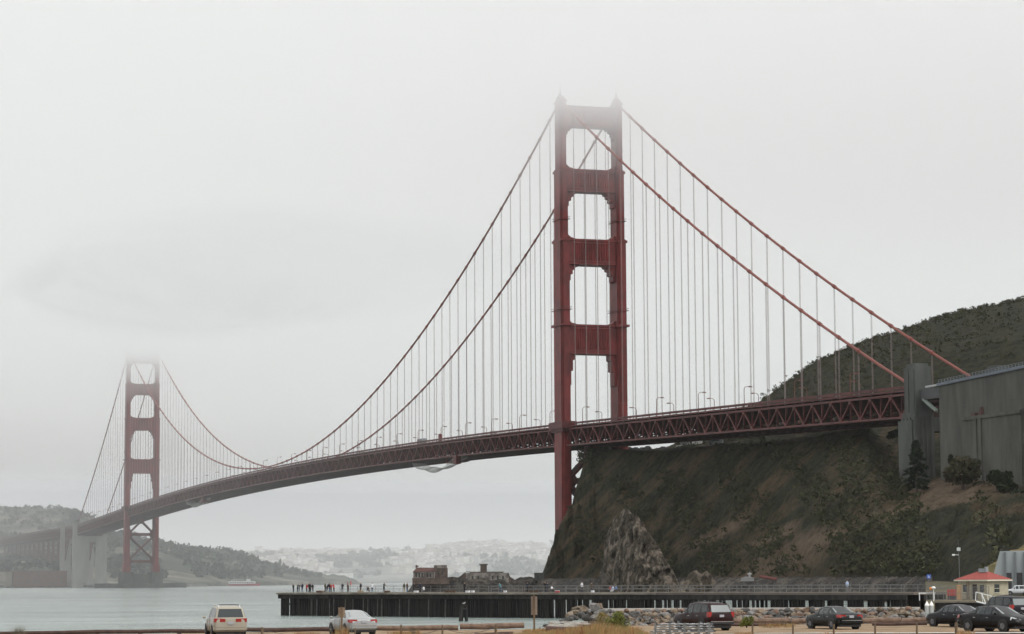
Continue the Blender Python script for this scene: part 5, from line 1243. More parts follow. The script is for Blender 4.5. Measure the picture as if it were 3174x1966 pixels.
# ------------------------------------------------------------------ bait shop
CREAM = mat('cream_stucco', (.36, .33, .24), .85, var=.12, scale=1.5); RTILE = mat('red_roof_tile', (.24, .045, .035), .85, var=.35, scale=5, stretch=(1, 1, 3), bump=.4); TRIM = mat('cream_trim', (.58, .56, .44), .7, var=.05); GLS = mat('dark_glass', (.02, .028, .03), .06, var=.1, spec=.8)
c0 = pos(3058, 356, 3.0); sh = tag(empty('bait_shop', c0, rdir(3058)-R_(90)-R_(38)), 'small cream building with a red hipped roof at the landward end of the pier', 'building')
W1, W2 = 5.1, 4.9                                   # corner at the origin, long side to the left (-x), short side away (+y)
m = MB(); m.box(-W1, 0, 0, W2, -.3, 2.75); m.build('wall', CREAM, sh)
m = MB(); o_ = .45; z0, z1 = 2.78, 3.95
m.add([(-W1-o_, -o_, z0), (o_, -o_, z0), (o_, W2+o_, z0), (-W1-o_, W2+o_, z0), (-W1*.66, W2/2, z1), (-W1*.34, W2/2, z1)], [(0, 1, 5, 4), (1, 2, 5), (2, 3, 4, 5), (3, 0, 4), (3, 2, 1, 0)]); m.build('roof', RTILE, sh)
m = MB(); m.box(-W1-.44, .44, -.44, -.34, 2.55, 2.76); m.box(.34, .44, -.33, W2+.4, 2.55, 2.76); m.build('fascia', TRIM, sh)
m = MB(); m.box(-2.5, -1.75, -.06, .02, 0, 2.1); d_ = m.build('door', mat('dark_doorway', (.03, .02, .018), .7), sh); m = MB(); m.box(-1.9, -1.85, -.11, -.06, 1, 1.1); m.build('handle', RAILM, d_)
for x in (-4.2, -1.2): m = MB(); m.box(x, x+.7, -.05, .02, 1.0, 2.0); w_ = m.build('window', GLS, sh); q = MB(); q.box(x-.06, x+.76, -.08, .0, .92, 1.0); q.build('sill', TRIM, w_)
m = MB(); m.box(-.02, .05, 1.7, 2.8, .95, 2.1); w_ = m.build('window', GLS, sh); q = MB(); q.box(-.01, .09, 1.62, 2.88, .87, .95); q.box(-.01, .08, 1.7, 2.8, 1.5, 1.56); q.build('frame', TRIM, w_)
m = MB(); m.box(-2.9, -1.9, 1.9, 2.6, 3.8, 4.35); m.box(-1.9, -1.6, 2.0, 2.5, 3.8, 4.6); m.build('roof_vent', mat('vent_metal', (.30, .33, .34), .5, metal=.5), sh)
for x in (-3.2, -2.9): m = MB(); m.tube([(x, -.4, 0), (x, -.4, 2.6)], .05, 6); m.build('post', mat('brown_post', (.12, .07, .04), .8), sh)
def simple(name, loc, rz, lb, cat): return tag(empty(name, loc, rz), lb, cat)
def face(x): return rdir(x)-R_(90)
KX = 7618.
e_ = simple('vending_cabinet', pos(2949, 352, 3.0), face(2949), 'bright red cabinet left of the bait shop', 'cabinet'); m = MB(); m.box(-.62, .62, 0, .6, .55, 1.45); m.build('body', mat('cabinet_red', (.40, .04, .03), .6, var=.1), e_); m = MB(); m.box(-.58, .58, .05, .5, 0, .55); m.build('base', DARKM, e_)
e_ = simple('storage_locker', pos(2972, 350, 3.0), face(2972), 'tall orange-tan locker against the left corner of the bait shop', 'locker'); m = MB(); m.box(-.33, .33, 0, .5, 0, 1.9); m.build('body', mat('locker_tan', (.40, .24, .11), .7, var=.12), e_); m = MB(); m.prism([(-.36, 0), (.36, 0), (.36, .55), (-.36, .55)], 1.9, 2.05, sc=.8); m.build('top', mat('locker_tan', (.4, .24, .11)), e_)
e_ = simple('light_mast', pos(2974, 372, 3.0), face(2974), 'thin grey mast with a lamp box and side arm behind the bait shop', 'mast'); m = MB(); m.tube([(0, 0, 0), (0, 0, 5.6), (-.1, 0, 8.7)], [.06, .05, .02], 6); m.build('pole', RAILM, e_)
m = MB(); m.box(-.3, .25, -.2, .2, 7.0, 7.5); m.build('lamp_head', mat('lamp_box_pale', (.5, .53, .52), .5), e_); m = MB(); m.bar((0, 0, 6.4), (-.75, 0, 6.45), .08); m.box(-1.0, -.6, -.12, .12, 6.3, 6.55); m.build('arm', WHITE, e_)
def flatlogo(m, *a): pass
e_ = simple('blue_sign', pos(2879, 362, 3.0), face(2879), 'small square blue sign on a post near the shore end of the pier', 'sign'); m = MB(); m.tube([(0, .03, 0), (0, .03, 3.0)], .04, 6); m.build('post', RAILM, e_); m = MB(); m.box(-.3, .3, -.03, 0, 2.95, 3.55); m.build('panel', mat('sign_blue', (.06, .13, .45), .5), e_)
m = MB(); m.box(-.10, -.05, -.045, -.03, 3.08, 3.42); m.box(-.05, .12, -.045, -.03, 3.08, 3.13); m.tube([(.02, -.04, 3.32), (.12, -.04, 3.15)], .02, 5); m.build('symbol', WHITE, e_)
e_ = simple('life_ring_post', pos(2889, 330, 3.0), face(2889), 'post with an orange and white float on top beside the pier entrance', 'post'); m = MB(); m.tube([(.15, 0, 0), (.15, 0, 1.6)], .05, 6); m.build('pole', WHITE, e_); m = MB(); m.blob((.15, 0, 1.75), .26, 2, 0, 0, (1.1, 1, .8)); m.build('float', WHITE, e_, smooth=True); m = MB(); m.blob((-.2, 0, 1.65), .22, 2, 0, 0); m.build('buoy', mat('buoy_orange', (.6, .20, .04), .5), e_, smooth=True)
e_ = simple('chain_link_fence', pos(2885, 338, 3.0), face(2885), 'grey wire fence between the pier entrance and the bait shop', 'fence')
for i in range(12): m = MB(); m.tube([(i*.75-.6, 0, 0), (i*.75-.6, 0, 1.9)], .035, 6); m.build('post', RAILM, e_)
m = MB()
for z in (.1, 1.0, 1.85): m.bar((-.6, 0, z), (7.7, 0, z), .05)
for i in range(60): m.bar((-.6+i*.14, 0, .1), (-.6+i*.14+.5 if i < 57 else 7.7, 0, 1.85), .018); m.bar((-.1+i*.135, 0, .1), (-.6+i*.135, 0, 1.85), .018)
m.build('mesh_panel', RAILM, e_)
e_ = simple('white_gate', pos(2860, 342, 3.0), face(2860), 'low white barrier rail at the shore end of the pier', 'barrier'); m = MB(); m.bar((-.6, 0, 1.0), (1.7, 0, 1.0), .12); m.build('rail', WHITE, e_)
for x in (-.5, 1.5): m = MB(); m.tube([(x, 0, 0), (x, 0, 1.0)], .06, 6); m.build('post', WHITE, e_)
# white gangway
g0 = pos(3024, 250, 0); e_ = simple('gangway', pos(3024, 255, 0), face(3024), 'white railed gangway sloping down in front of the bait shop', 'gangway')
kk_ = 255/KX; yz = lambda y, x=3050: 6.2-(y-hz(x))*kk_
m = MB(); tx = lambda x: (x-3024)*kk_
for yy in (0, 1.2):
    m.bar((tx(3024), yy, yz(1834)), (tx(3112), yy, yz(1858)), .07); m.bar((tx(3024), yy, yz(1834)), (tx(3022), yy, yz(1860)), .07)
    m.bar((tx(3024), yy, yz(1862)), (tx(3112), yy, yz(1884)), .12)
    for q in range(5): m.bar((tx(3040+q*18), yy, yz(1838+q*5)), (tx(3044+q*18), yy, yz(1866+q*5)), .05)
m.build('railing', WHITE, e_); m = MB(); m.bar((tx(3041), -.05, yz(1840)), (tx(3052), -.05, yz(1868)), .1); m.build('stay', WHITE, e_)
m = MB(); m.add([(tx(3024), 0, yz(1863)), (tx(3112), 0, yz(1885)), (tx(3112), 1.2, yz(1885)), (tx(3024), 1.2, yz(1863)), (tx(3024), 0, yz(1866)), (tx(3112), 0, yz(1888)), (tx(3112), 1.2, yz(1888)), (tx(3024), 1.2, yz(1866))], [(0, 1, 2, 3), (7, 6, 5, 4), (0, 4, 5, 1), (1, 5, 6, 2), (2, 6, 7, 3), (3, 7, 4, 0)]); m.build('ramp', RAILM, e_)
# two steel mooring piles with white cones
for x, lb in ((2871, 'grey steel pile with a white cone cap, left one of two'), (2885, 'grey steel pile with a white cone cap, right one of two')):
    e_ = simple('mooring_pile', pos(x, 214, 0), 0, lb, 'piling'); m = MB(); m.lathe([(.19, -2), (.19, 3.75)], 0, 0, 14); m.build('tube', mat('pile_grey', (.34, .37, .37), .5, var=.1, scale=2), e_, smooth=False); m = MB(); m.lathe([(.2, 3.75), (.2, 3.8), (.02, 4.15)], 0, 0, 14); m.build('cap', WHITE, e_)
# ribbed concrete battery wall
e_ = simple('concrete_bunker', pos(3080, 432, 3.2), face(3080), 'grey concrete bunker with upright ribs and dark doorways at the right edge', 'building'); kb = 432/KX
bz = lambda y: 6.2-(y-hz(3120))*kb-3.2
m = MB(); m.prism([(0, bz(1860)), (13, bz(1860)), (13, bz(1708)), (1.15, bz(1711)), (0, bz(1780))], 0, 9, axis='y'); m.build('wall', mat('bunker_concrete', (.30, .33, .34), .9, var=.14, scale=.3, stretch=(1, 1, .3)), e_)
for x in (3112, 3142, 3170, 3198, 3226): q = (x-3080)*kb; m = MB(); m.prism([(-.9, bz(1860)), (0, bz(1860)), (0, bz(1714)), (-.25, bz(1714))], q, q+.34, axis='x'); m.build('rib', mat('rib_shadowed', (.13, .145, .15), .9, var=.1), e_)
for x, w in ((3116, 17), (3147, 18), (3175, 18)): q = (x-3080)*kb; m = MB(); m.box(q, q+w*kb, -.06, .05, bz(1830), bz(1776)); m.build('doorway', DARKM, e_)
bank = MB(); 
for i in range(9): bank.blob(pos(3172+i*18, 458, 6.9+i*.3), 3.9, 3, .25, i, (1.3, 1.3, .9))
tag(bank.build('grass_bank', land_mat('dry_bank', (.09, .085, .04), (.17, .14, .07), (.30, .20, .10), sc=.3, tanpos=(.4, .6), sc2=1.0, bump=.3)), kind='structure')
# ------------------------------------------------------------------ vehicles
TYRE = mat('tyre_rubber', (.018, .018, .018), .85); RIM = mat('alloy_rim', (.20, .20, .21), .35, metal=.6); TAIL = mat('tail_lamp', (.28, .012, .010), .2, coat=.4); HEADL = mat('head_lamp', (.62, .65, .68), .1, coat=.8); PLATE = mat('licence_plate', (.32, .33, .36), .5); CHR = mat('chrome', (.72, .72, .72), .12, metal=1); CGL = mat('car_glass', (.018, .024, .026), .05, spec=.5); BLK = mat('black_trim', (.008, .008, .009), .5)
GLL = mat('sky_lit_glass', (.11, .13, .13), .06, spec=.8, coat=.5)
CARS = {
 'sedan': dict(st=[(-2.40, .42, .66, .78, .82, .56), (-2.32, .30, .82, .92, .96, .72), (-1.95, .26, .90, .98, 1.03, .77), (-1.55, .22, .91, .98, 1.06, .76), (-.80, .22, .91, .97, 1.38, .60), (-.1, .22, .91, .95, 1.45, .60), (.40, .22, .91, .94, 1.41, .59), (1.22, .22, .91, .93, 1.00, .72), (1.85, .25, .89, .86, .90, .70), (2.24, .30, .82, .72, .76, .62), (2.40, .38, .64, .60, .64, .46)], rg=(3, 4), ws=(6, 7), wb=(-1.42, 1.42), r=.33),
 'suv': dict(st=[(-2.33, .50, .78, .98, 1.02, .70), (-2.27, .38, .91, 1.10, 1.16, .80), (-1.98, .34, .93, 1.12, 1.66, .70), (-1.2, .33, .93, 1.12, 1.76, .68), (-.2, .33, .93, 1.10, 1.78, .68), (.45, .33, .93, 1.08, 1.72, .66), (1.05, .33, .93, 1.06, 1.12, .76), (1.9, .36, .91, 1.0, 1.05, .74), (2.22, .42, .86, .86, .90, .66), (2.33, .48, .72, .72, .76, .52)], rg=(1, 2), ws=(5, 6), wb=(-1.38, 1.4), r=.38),
 'van': dict(st=[(-2.50, .42, .80, .98, 1.02, .74), (-2.44, .30, .94, 1.06, 1.12, .84), (-2.12, .26, .96, 1.08, 1.66, .72), (-1.3, .25, .96, 1.07, 1.75, .70), (-.2, .25, .96, 1.05, 1.76, .70), (.55, .25, .96, 1.03, 1.68, .68), (1.6, .25, .95, .98, 1.04, .74), (2.1, .28, .90, .88, .93, .70), (2.42, .34, .80, .70, .75, .56), (2.5, .4, .66, .6, .64, .46)], rg=(1, 2), ws=(5, 6), wb=(-1.5, 1.5), r=.34)}
def smoothstations(st):
    return st
def car(kind, loc, rz, paint, label, cat='car', roofrack=False, name='parked_car', sc=1.0, glassr=None, tails=True, cladding=None):
    D = CARS[kind]; st = D['st']; e_ = tag(empty(name, loc, rz), label, cat); e_.scale = (sc, sc, sc)
    def ring(q):
        x, zb, w, zl, zt, wt = q; zm = (zb+zl)/2
        return [(x, 0, zb), (x, w*.82, zb), (x, w*.97, zb+.09), (x, w, zm), (x, w*.985, zl-.10), (x, w*.93, zl), (x, wt+.02, zt-.055), (x, wt*.86, zt-.008), (x, wt*.45, zt+.012), (x, 0, zt+.018)]
    R = [ring(q) for q in st]; full = [r+[(p[0], -p[1], p[2]) for p in r[-2:0:-1]] for r in R]; n = len(full[0])
    m = MB(); 
    for r in full: m.v += r
    for i in range(len(full)-1):
        for j in range(n): m.f.append([i*n+j, (i+1)*n+j, (i+1)*n+(j+1) % n, i*n+(j+1) % n]); m.m.append(0)
    m.f.append(list(range(n))); m.m.append(0); m.f.append([(len(full)-1)*n+j for j in range(n)][::-1]); m.m.append(0)
    bo_ = m.build('body', paint, e_, smooth=True)
    def panel(name, pts, shrink, off, mt_, th=.012):
        P4 = [Vector(p) for p in pts]; c = sum(P4, Vector())/len(P4); nn = (P4[1]-P4[0]).cross(P4[2]-P4[0]).normalized()
        if nn.dot(c-Vector((c.x*.6, 0, .7))) < 0: nn = -nn
        Q = [c+(p-c)*shrink+nn*off for p in P4]; k = len(Q); mm = MB(); mm.add([q for q in Q]+[q-nn*(off+th) for q in Q], [tuple(range(k)), tuple(range(2*k-1, k-1, -1))]+[(i, k+i, k+(i+1) % k, (i+1) % k) for i in range(k)])
        return mm.build(name, mt_, e_)
    i0, i1 = D['rg'][1], D['ws'][0]
    for sy in (1, -1):
        f = lambda p: (p[0], p[1]*sy, p[2])
        for i in range(i0, i1): panel('side_window', [f(R[i][5]), f(R[i+1][5]), f(R[i+1][6]), f(R[i][6])], .86, .008, CGL)
        a, b = D['rg']; panel('quarter_window', [f(R[a][5]), f(R[b][5]), f(R[b][6])], .62, .010, CGL)
        a, b = D['ws']; panel('quarter_window', [f(R[a][5]), f(R[b][5]), f(R[a][6])], .66, .012, CGL)
    a, b = D['rg']; g = lambda p: (p[0], -p[1], p[2]); panel('rear_window', [R[a][6], R[b][6], g(R[b][6]), g(R[a][6])], .86, .05, glassr or CGL)
    a, b = D['ws']; panel('windshield', [R[a][6], R[b][6], g(R[b][6]), g(R[a][6])], .90, .05, GLL)
    w = st[4][2]; r_ = D['r']; xr_ = st[0][0]; xf = st[-1][0]
    for x in D['wb']:
        for sy in (1, -1):
            m = MB(); m.tube([(x, sy*(w-.20), r_), (x, sy*(w+.006), r_)], r_+.07, 20); m.build('wheel_arch', BLK, e_)
            m = MB(); m.tube([(x, sy*(w-.22), r_), (x, sy*(w-.01), r_), (x, sy*(w+.02), r_)], [r_, r_, r_-.03], 20); wh = m.build('wheel', TYRE, e_)
            m = MB(); m.tube([(x, sy*(w-.02), r_), (x, sy*(w+.028), r_)], r_*.52, 14)
            for q in range(5): aa = q*2*math.pi/5; m.bar((x, sy*(w+.03), r_), (x+math.cos(aa)*r_*.6, sy*(w+.03), r_+math.sin(aa)*r_*.6), .05, .02)
            m.build('rim', RIM, wh)
    zl = st[2][3]; y1 = st[1][2]
    for sy in (1, -1):
        m = MB()
        if kind == 'sedan': m.add([(xr_-.0, sy*.42, .74), (xr_-.01, sy*.42, .92), (xr_+.06, sy*(y1-.02), .94), (xr_+.05, sy*(y1+.02), .74), (xr_+.35, sy*(y1+.10), .93), (xr_+.3, sy*(y1+.11), .78), (xr_+.3, sy*.4, .75), (xr_+.3, sy*.4, .9)], [(0, 1, 2, 3), (3, 2, 4, 5), (0, 3, 5, 6), (1, 7, 4, 2), (0, 6, 7, 1)])
        elif kind == 'suv': m.box(xr_+.01, xr_+.30, sy*(y1-.20) if sy > 0 else -(y1+.02), sy*(y1+.02) if sy > 0 else -(y1-.20), .86, 1.18)
        else: m.add([(xr_-.02, sy*.30, .86), (xr_-.02, sy*.30, 1.03), (xr_+.02, sy*(y1+.0), 1.06), (xr_+.02, sy*(y1+.0), .84), (xr_+.22, sy*(y1+.03), 1.05), (xr_+.22, sy*(y1+.03), .88), (xr_+.2, sy*.3, .86), (xr_+.2, sy*.3, 1.03)], [(0, 1, 2, 3), (3, 2, 4, 5), (0, 3, 5, 6), (1, 7, 4, 2), (0, 6, 7, 1)])
        m.build('tail_light', TAIL, e_)
        m = MB(); m.add([(xf-.04, sy*.35, .60), (xf-.06, sy*.38, .70), (xf-.36, sy*(st[-3][2]-.03), .84), (xf-.38, sy*(st[-3][2]-.005), .66), (xf-.3, sy*.4, .6), (xf-.4, sy*.4, .8)], [(0, 1, 2, 3), (1, 5, 2), (0, 3, 4)]); m.build('head_light', HEADL, e_)
        m = MB(); m.blob((st[D['ws'][1]][0]-.25, sy*(w+.12), st[D['ws'][1]][3]+.10), .11, 1, 0, 0, (.7, 1, .75)); m.build('mirror', paint, e_, smooth=True)
        for x in (-.95, .1): m = MB(); m.box(x, x+.16, min(sy*w*.985, sy*(w*.985+.03)), max(sy*w*.985, sy*(w*.985+.03)), zl-.2, zl-.17); m.build('door_handle', CHR, e_)
        m = MB(); m.box(-.36, -.35, min(sy*(w-.01), sy*(w+.004)), max(sy*(w-.01), sy*(w+.004)), .3, zl-.02); m.box(.62, .63, min(sy*(w-.01), sy*(w+.004)), max(sy*(w-.01), sy*(w+.004)), .3, zl-.02); m.build('door_seam', BLK, e_)
    zp = {'sedan': .80, 'suv': .92, 'van': .78}[kind]
    m = MB(); m.box(xr_-.035, xr_+.1, -.16, .16, zp-.07, zp+.08); m.build('licence_plate', PLATE, e_)
    m = MB(); m.box(xr_-.05, xr_+.25, -y1*.92, y1*.92, .40, .56); m.box(xr_+.05, xr_+.4, -y1*1.02, y1*1.02, .40, .56); m.build('bumper', cladding or paint, e_)
    m = MB(); m.box(xr_-.06, xr_+.1, -y1*.9, y1*.9, .555, .585); m.build('bumper_trim', CHR, e_)
    m = MB(); m.box(xf-.12, xf+.03, -.42, .42, .42, .60); m.build('grille', BLK, e_)
    m = MB(); m.box(xr_+.1, xf-.15, -w*.8, w*.8, .16, .34); m.build('underbody', BLK, e_)
    if roofrack:
        for sy in (1, -1): m = MB(); zt = st[4][4]; m.tube([(-1.9, sy*.6, zt-.1), (-1.8, sy*.6, zt+.04), (.2, sy*.6, zt+.06), (.35, sy*.6, zt-.08)], .022, 6); m.build('roof_rail', BLK if kind != 'van' else CHR, e_)
        for x in (-1.4, -.4): m = MB(); m.bar((x, -.62, st[4][4]+.06), (x, .62, st[4][4]+.06), .05, .03); m.build('cross_bar', BLK, e_)
    return e_
def paint(n, c, **k): return mat('paint_'+n, c, .34, metal=0, var=.02, coat=.22 if max(c) > .1 else .0, spec=.3 if max(c) > .1 else .22, **k)
BEI = paint('champagne', (.30, .275, .22)); SIL = paint('silver', (.26, .27, .27)); MAR = paint('maroon', (.015, .0025, .003)); BLA = paint('black', (.004, .004, .005)); BLU = paint('dark_blue', (.006, .006, .010)); GRN = paint('dark_green', (.006, .008, .008)); WHC = paint('white', (.5, .52, .54))
def cpos(x, d): return pos(x, d, gz(x, d)+.01)
car('van', cpos(699, 148), rdir(699)+R_(7), BEI, 'champagne beige minivan seen from behind, parked facing the water', 'minivan', True, sc=1.02)
car('sedan', cpos(1092, 150), rdir(1092)+R_(17), SIL, 'silver sedan seen from behind with its left side showing, behind a wooden signpost', glassr=GLL)
car('suv', cpos(2176, 158), rdir(2176)+R_(31), MAR, 'dark maroon sport utility vehicle parked in front of the riprap bank', 'suv', True, cladding=BLK, glassr=GLL)
car('sedan', cpos(2580, 161), rdir(2580)+R_(29), GRN, 'black sedan parked alone in front of the middle of the riprap bank', glassr=GLL)
car('sedan', cpos(2962, 167), rdir(2962)+R_(38), BLU, 'dark sedan facing left, partly hidden behind the nearest black car', glassr=GLL)
car('sedan', cpos(3085, 151.5), rdir(3085)+math.pi+R_(44), BLA, 'nearest black sedan facing right toward the viewer at the right edge', sc=1.04)
car('suv', cpos(3105, 187), rdir(3105)+R_(36), BLU, 'dark blue sport utility vehicle with roof rails behind the two black sedans', 'suv', True, cladding=BLK, glassr=GLL, sc=1.06)
car('suv', pos(3152, 408, 3.15), rdir(3152)+R_(98), WHC, 'white sport utility vehicle parked behind the bait shop', 'suv', sc=.9)
# ------------------------------------------------------------------ edge of the parking ground: logs, stumps, posts, signs
LOG = mat('weathered_log', (.21, .145, .105), .9, col2=(.11, .07, .05), scale=2.5, stretch=(.3, 1, 1), bump=.5); LOGD = mat('dark_log', (.06, .035, .028), .9, var=.3, scale=2); POST = mat('brown_wood_post', (.15, .105, .06), .9, col2=(.08, .055, .035), scale=6, stretch=(1, 1, .2)); DRIFT = mat('bleached_driftwood', (.52, .50, .46), .9, col2=(.30, .28, .25), scale=3)
def log(xa, xb, d, r, lb, mt_=LOG, dz=0, yaw_d=0):
    a = cpos(xa, d); b = cpos(xb, d+yaw_d); a.z += r+dz; b.z += r+dz; mid = (a+b)/2; o = empty('log', mid); tag(o, lb, 'log'); m = MB(); k = []
    n = 8
    for i in range(n+1): q = a.lerp(b, i/n)-mid; q.z += noise.noise(q*.7)*.05; k.append(q)
    m.tube(k, [r*(1+.12*noise.noise(q*1.3+Vector((xa, 0, 0)))) for q in k], 10); m.build('trunk', mt_, o, smooth=False); return o
for i, (xa, xb, d, r, lb, mt_, dz) in enumerate((
    (-260, 640, 159, .13, 'long brown log at the left edge of the parking ground, left of the minivan', LOGD, 0),
    (740, 1040, 160, .14, 'log lying between the minivan and the silver sedan', LOGD, 0), (1150, 1420, 161, .17, 'brown log just right of the silver sedan', LOG, 0), (1425, 1624, 162, .20, 'thick pale brown log ending left of the tall signpost', LOG, .02),
    (2226, 2448, 176, .20, 'thick weathered log right of the maroon vehicle behind the small bush', LOG, .1), (2452, 2520, 176, .20, 'short piece of log just left of the black sedan', LOG, .1), (2664, 2790, 176, .20, 'thick weathered log right of the lone black sedan', LOG, .1), (2792, 2885, 176, .20, 'thick weathered log ending at the dark sedan on the right', LOG, .1),
    (2240, 2435, 172, .11, 'low dark log in front of the thick one right of the maroon vehicle', LOGD, 0), (2700, 2870, 171, .12, 'low dark log in front of the thick logs on the right', LOGD, 0),
    (1470, 1590, 140, .12, 'short dark log lying at the bottom right of the pale one', LOGD, 0), (1690, 1850, 128, .18, 'dark half buried log in the dry grass near the bottom', LOGD, .05))):
    log(xa, xb, d, r, lb, mt_, dz)
for i, (xa, xb, y, d, lb) in enumerate(((1706, 1822, 1929, 168, 'uppermost bleached plank left of the dry grass'), (1700, 1765, 1936, 166, 'middle bleached plank left of the dry grass'), (1695, 1800, 1941, 164, 'lowest bleached plank left of the dry grass'), (1748, 1830, 1934, 167, 'short bleached plank under the uppermost one by the grass'))):
    a, b = at(xa, y, d), at(xb, y, d); o = tag(empty('driftwood_plank', (a+b)/2), lb, 'plank'); m = MB(); m.bar(a-(a+b)/2, b-(a+b)/2, .35, .09); m.bar((a-b)*.3+Vector((0, 0, -.16)), (b-a)*.2+Vector((0, 0, -.14)), .3, .08); m.build('board', DRIFT, o)
for i, (x, lb) in enumerate(((192, 'leftmost short stump at the bottom edge'), (304, 'second short stump from the left at the bottom edge'), (436, 'third short stump from the left at the bottom edge'), (557, 'stump nearest the minivan at the bottom edge'))):
    p = cpos(x, 146); o = tag(empty('stump', p), lb, 'stump'); m = MB(); m.lathe([(.15, -.1), (.15, .16), (.14, .21), (.10, .24)], 0, 0, 10); m.build('timber', LOGD, o)
POSTS = [(813, 1944, 7.5, 'just right of the minivan'), (1101, 1947, 5, 'in front of the silver sedan'), (1243, 1936, 6, 'first right of the silver sedan'), (1371, 1938, 6, 'second right of the silver sedan'), (1536, 1935, 8.5, 'left of the tall signpost'), (2188, 1935, 5, 'in front of the metal stack'), (2330, 1936, 6, 'right of the small round bush'), (2455, 1936, 6, 'left of the lone black sedan'), (2581, 1935, 6.5, 'in front of the lone black sedan'), (2709, 1931, 6, 'right of the lone black sedan'), (2838, 1931, 6, 'left of the cars at the right'), (2960, 1930, 9, 'in front of the nearest cars at the right')]
tops = []
for x, y, w, lb in POSTS:
    d = 121; p = cpos(x, d); zt = zat(x, y, d); o = tag(empty('wooden_post', p), 'short brown wooden post %s' % lb, 'post'); r = w*d/FOC/2; m = MB(); m.tube([(0, 0, -.3), (.01, 0, zt-p.z-.03), (.01, 0, zt-p.z)], [r*1.05, r, r*.8], 8); m.build('shaft', POST, o); tops.append(Vector((p.x, p.y, zt-.14)))
    m = MB(); m.tube([(0, 0, zt-p.z-.16), (0, 0, zt-p.z-.12)], r*1.12, 8); m.build('wire_loop', RAILM, o)
for a, b, lb in ((2, 3, 'thin sagging rope between the two posts right of the silver sedan'), (3, 4, 'thin sagging rope ending at the post left of the tall signpost'), (0, 1, 'thin sagging rope between the minivan and the silver sedan')):
    m = MB(); A, B = tops[a], tops[b]; m.tube([A.lerp(B, i/10)-Vector((0, 0, .28*math.sin(math.pi*i/10))) for i in range(11)], .012, 5); tag(m.build('rope', DARKM), lb, 'rope')
e_ = tag(empty('signpost', cpos(1059, 120), face(1059)), 'low wooden sign seen from behind beside the silver sedan', 'sign'); z_ = zat(1059, 1884, 120)-gz(1059, 120)
m = MB(); m.box(-.05, .05, -.05, .05, 0, z_+.03); m.build('post', POST, e_); m = MB(); m.box(-.16, .16, .052, .08, z_-.46, z_); m.build('panel', mat('sign_back_tan', (.22, .16, .11), .8, var=.15, scale=4), e_)
e_ = tag(empty('signpost', cpos(1655, 151), face(1655)), 'tall wooden signpost with a long narrow board, standing against the pier', 'sign'); z_ = zat(1655, 1848, 151)-gz(1655, 151)
m = MB(); m.box(-.06, .06, -.05, .05, 0, z_+.05); m.build('post', POST, e_); m = MB(); m.box(-.19, .19, .055, .09, z_-1.15, z_-.03); m.build('panel', mat('sign_back_grey', (.20, .155, .125), .8, var=.15, scale=4), e_)
# stack of galvanised rails
GALV = mat('galvanised_glint', (.80, .82, .83), .25, metal=.5, var=.1, scale=5); GALD = mat('galvanised_dull', (.16, .17, .17), .5, metal=.3, var=.2, scale=4)  # brighter copy of the metal, for painted glints
o = cpos(2110, 120); e_ = tag(empty('steel_rail_stack', o, face(2110)), 'stack of shiny galvanised steel rails on the dry grass', 'metal stack'); sr = random.Random(6)
for k in range(5):
    for j in range(3):
        m = MB(); y = j*.34; z = .06+k*.115; xo = sr.uniform(-.12, .12); a, b = -1.55+xo+.12*k, 1.55+xo-(.1 if k == 4 else 0)
        m.bar((a, y, z), (b, y, z), .07, .05, mi=1); m.bar((a, y+.14, z), (b, y+.14, z), .07, .05, mi=1); m.bar((a, y+.07, z-.02), (b, y+.07, z-.02), .1, .03, mi=1)
        for q in range(7): xx = a+.2+q*(b-a-.4)/6+sr.uniform(-.05, .05); m.bar((xx-.07, y-.03, z+.025), (xx+.07, y-.03, z+.025), .04, .035)  # short pale pieces imitate glints along each rail
        m.build('rail', [GALV, GALD], e_)
for x in (-1.3, -.6, .1, .8, 1.3): m = MB(); m.box(x, x+.09, -.09, -.05, 0, .6); m.build('upright', GALD, e_)
# ------------------------------------------------------------------ bushes and dry grass
BG1 = leafmat('green_bush_leaves', (.06, .085, .015), (.17, .17, .045), 2.5); BG2 = leafmat('dry_bush_leaves', (.16, .13, .04), (.24, .19, .07), 2.5)
def bush(x, yb, yt, d, w, lb, mt_, seed, leaf=.055, dens=420): 
    rnd = random.Random(seed); b = cpos(x, d); hgt = zat(x, yt, d)-b.z; ww = w/2*d/FOC; e_ = tag(empty('bush', b), lb, 'bush'); m = MB()
    for i in range(7): a = i*.9; m.tube([(0, 0, 0), (math.cos(a)*ww*.6, math.sin(a)*ww*.6, hgt*.7)], [.025, .008], 5)
    m.build('stem', BARK, e_); m = MB()
    for i in range(12): a = rnd.uniform(0, 6.28); rr = rnd.uniform(0, .68)*ww; clump(m, (math.cos(a)*rr, math.sin(a)*rr, rnd.uniform(.25, .75)*hgt), .38*min(ww, hgt)*rnd.uniform(.8, 1.2), dens//3, leaf, rnd, .8)
    m.build('foliage', mt_, e_)
bush(1917, 1955, 1882, 131, 104, 'rounded green bush in the dry grass in front of the riprap bank', BG1, 3)
bush(2312, 1942, 1905, 166, 48, 'small round green bush on the log left of the post', BG1, 4, .05)
bush(1868, 1950, 1884, 150, 60, 'pale yellow green wispy bush just left of the rounded green one', BG2, 5, .04, 240)
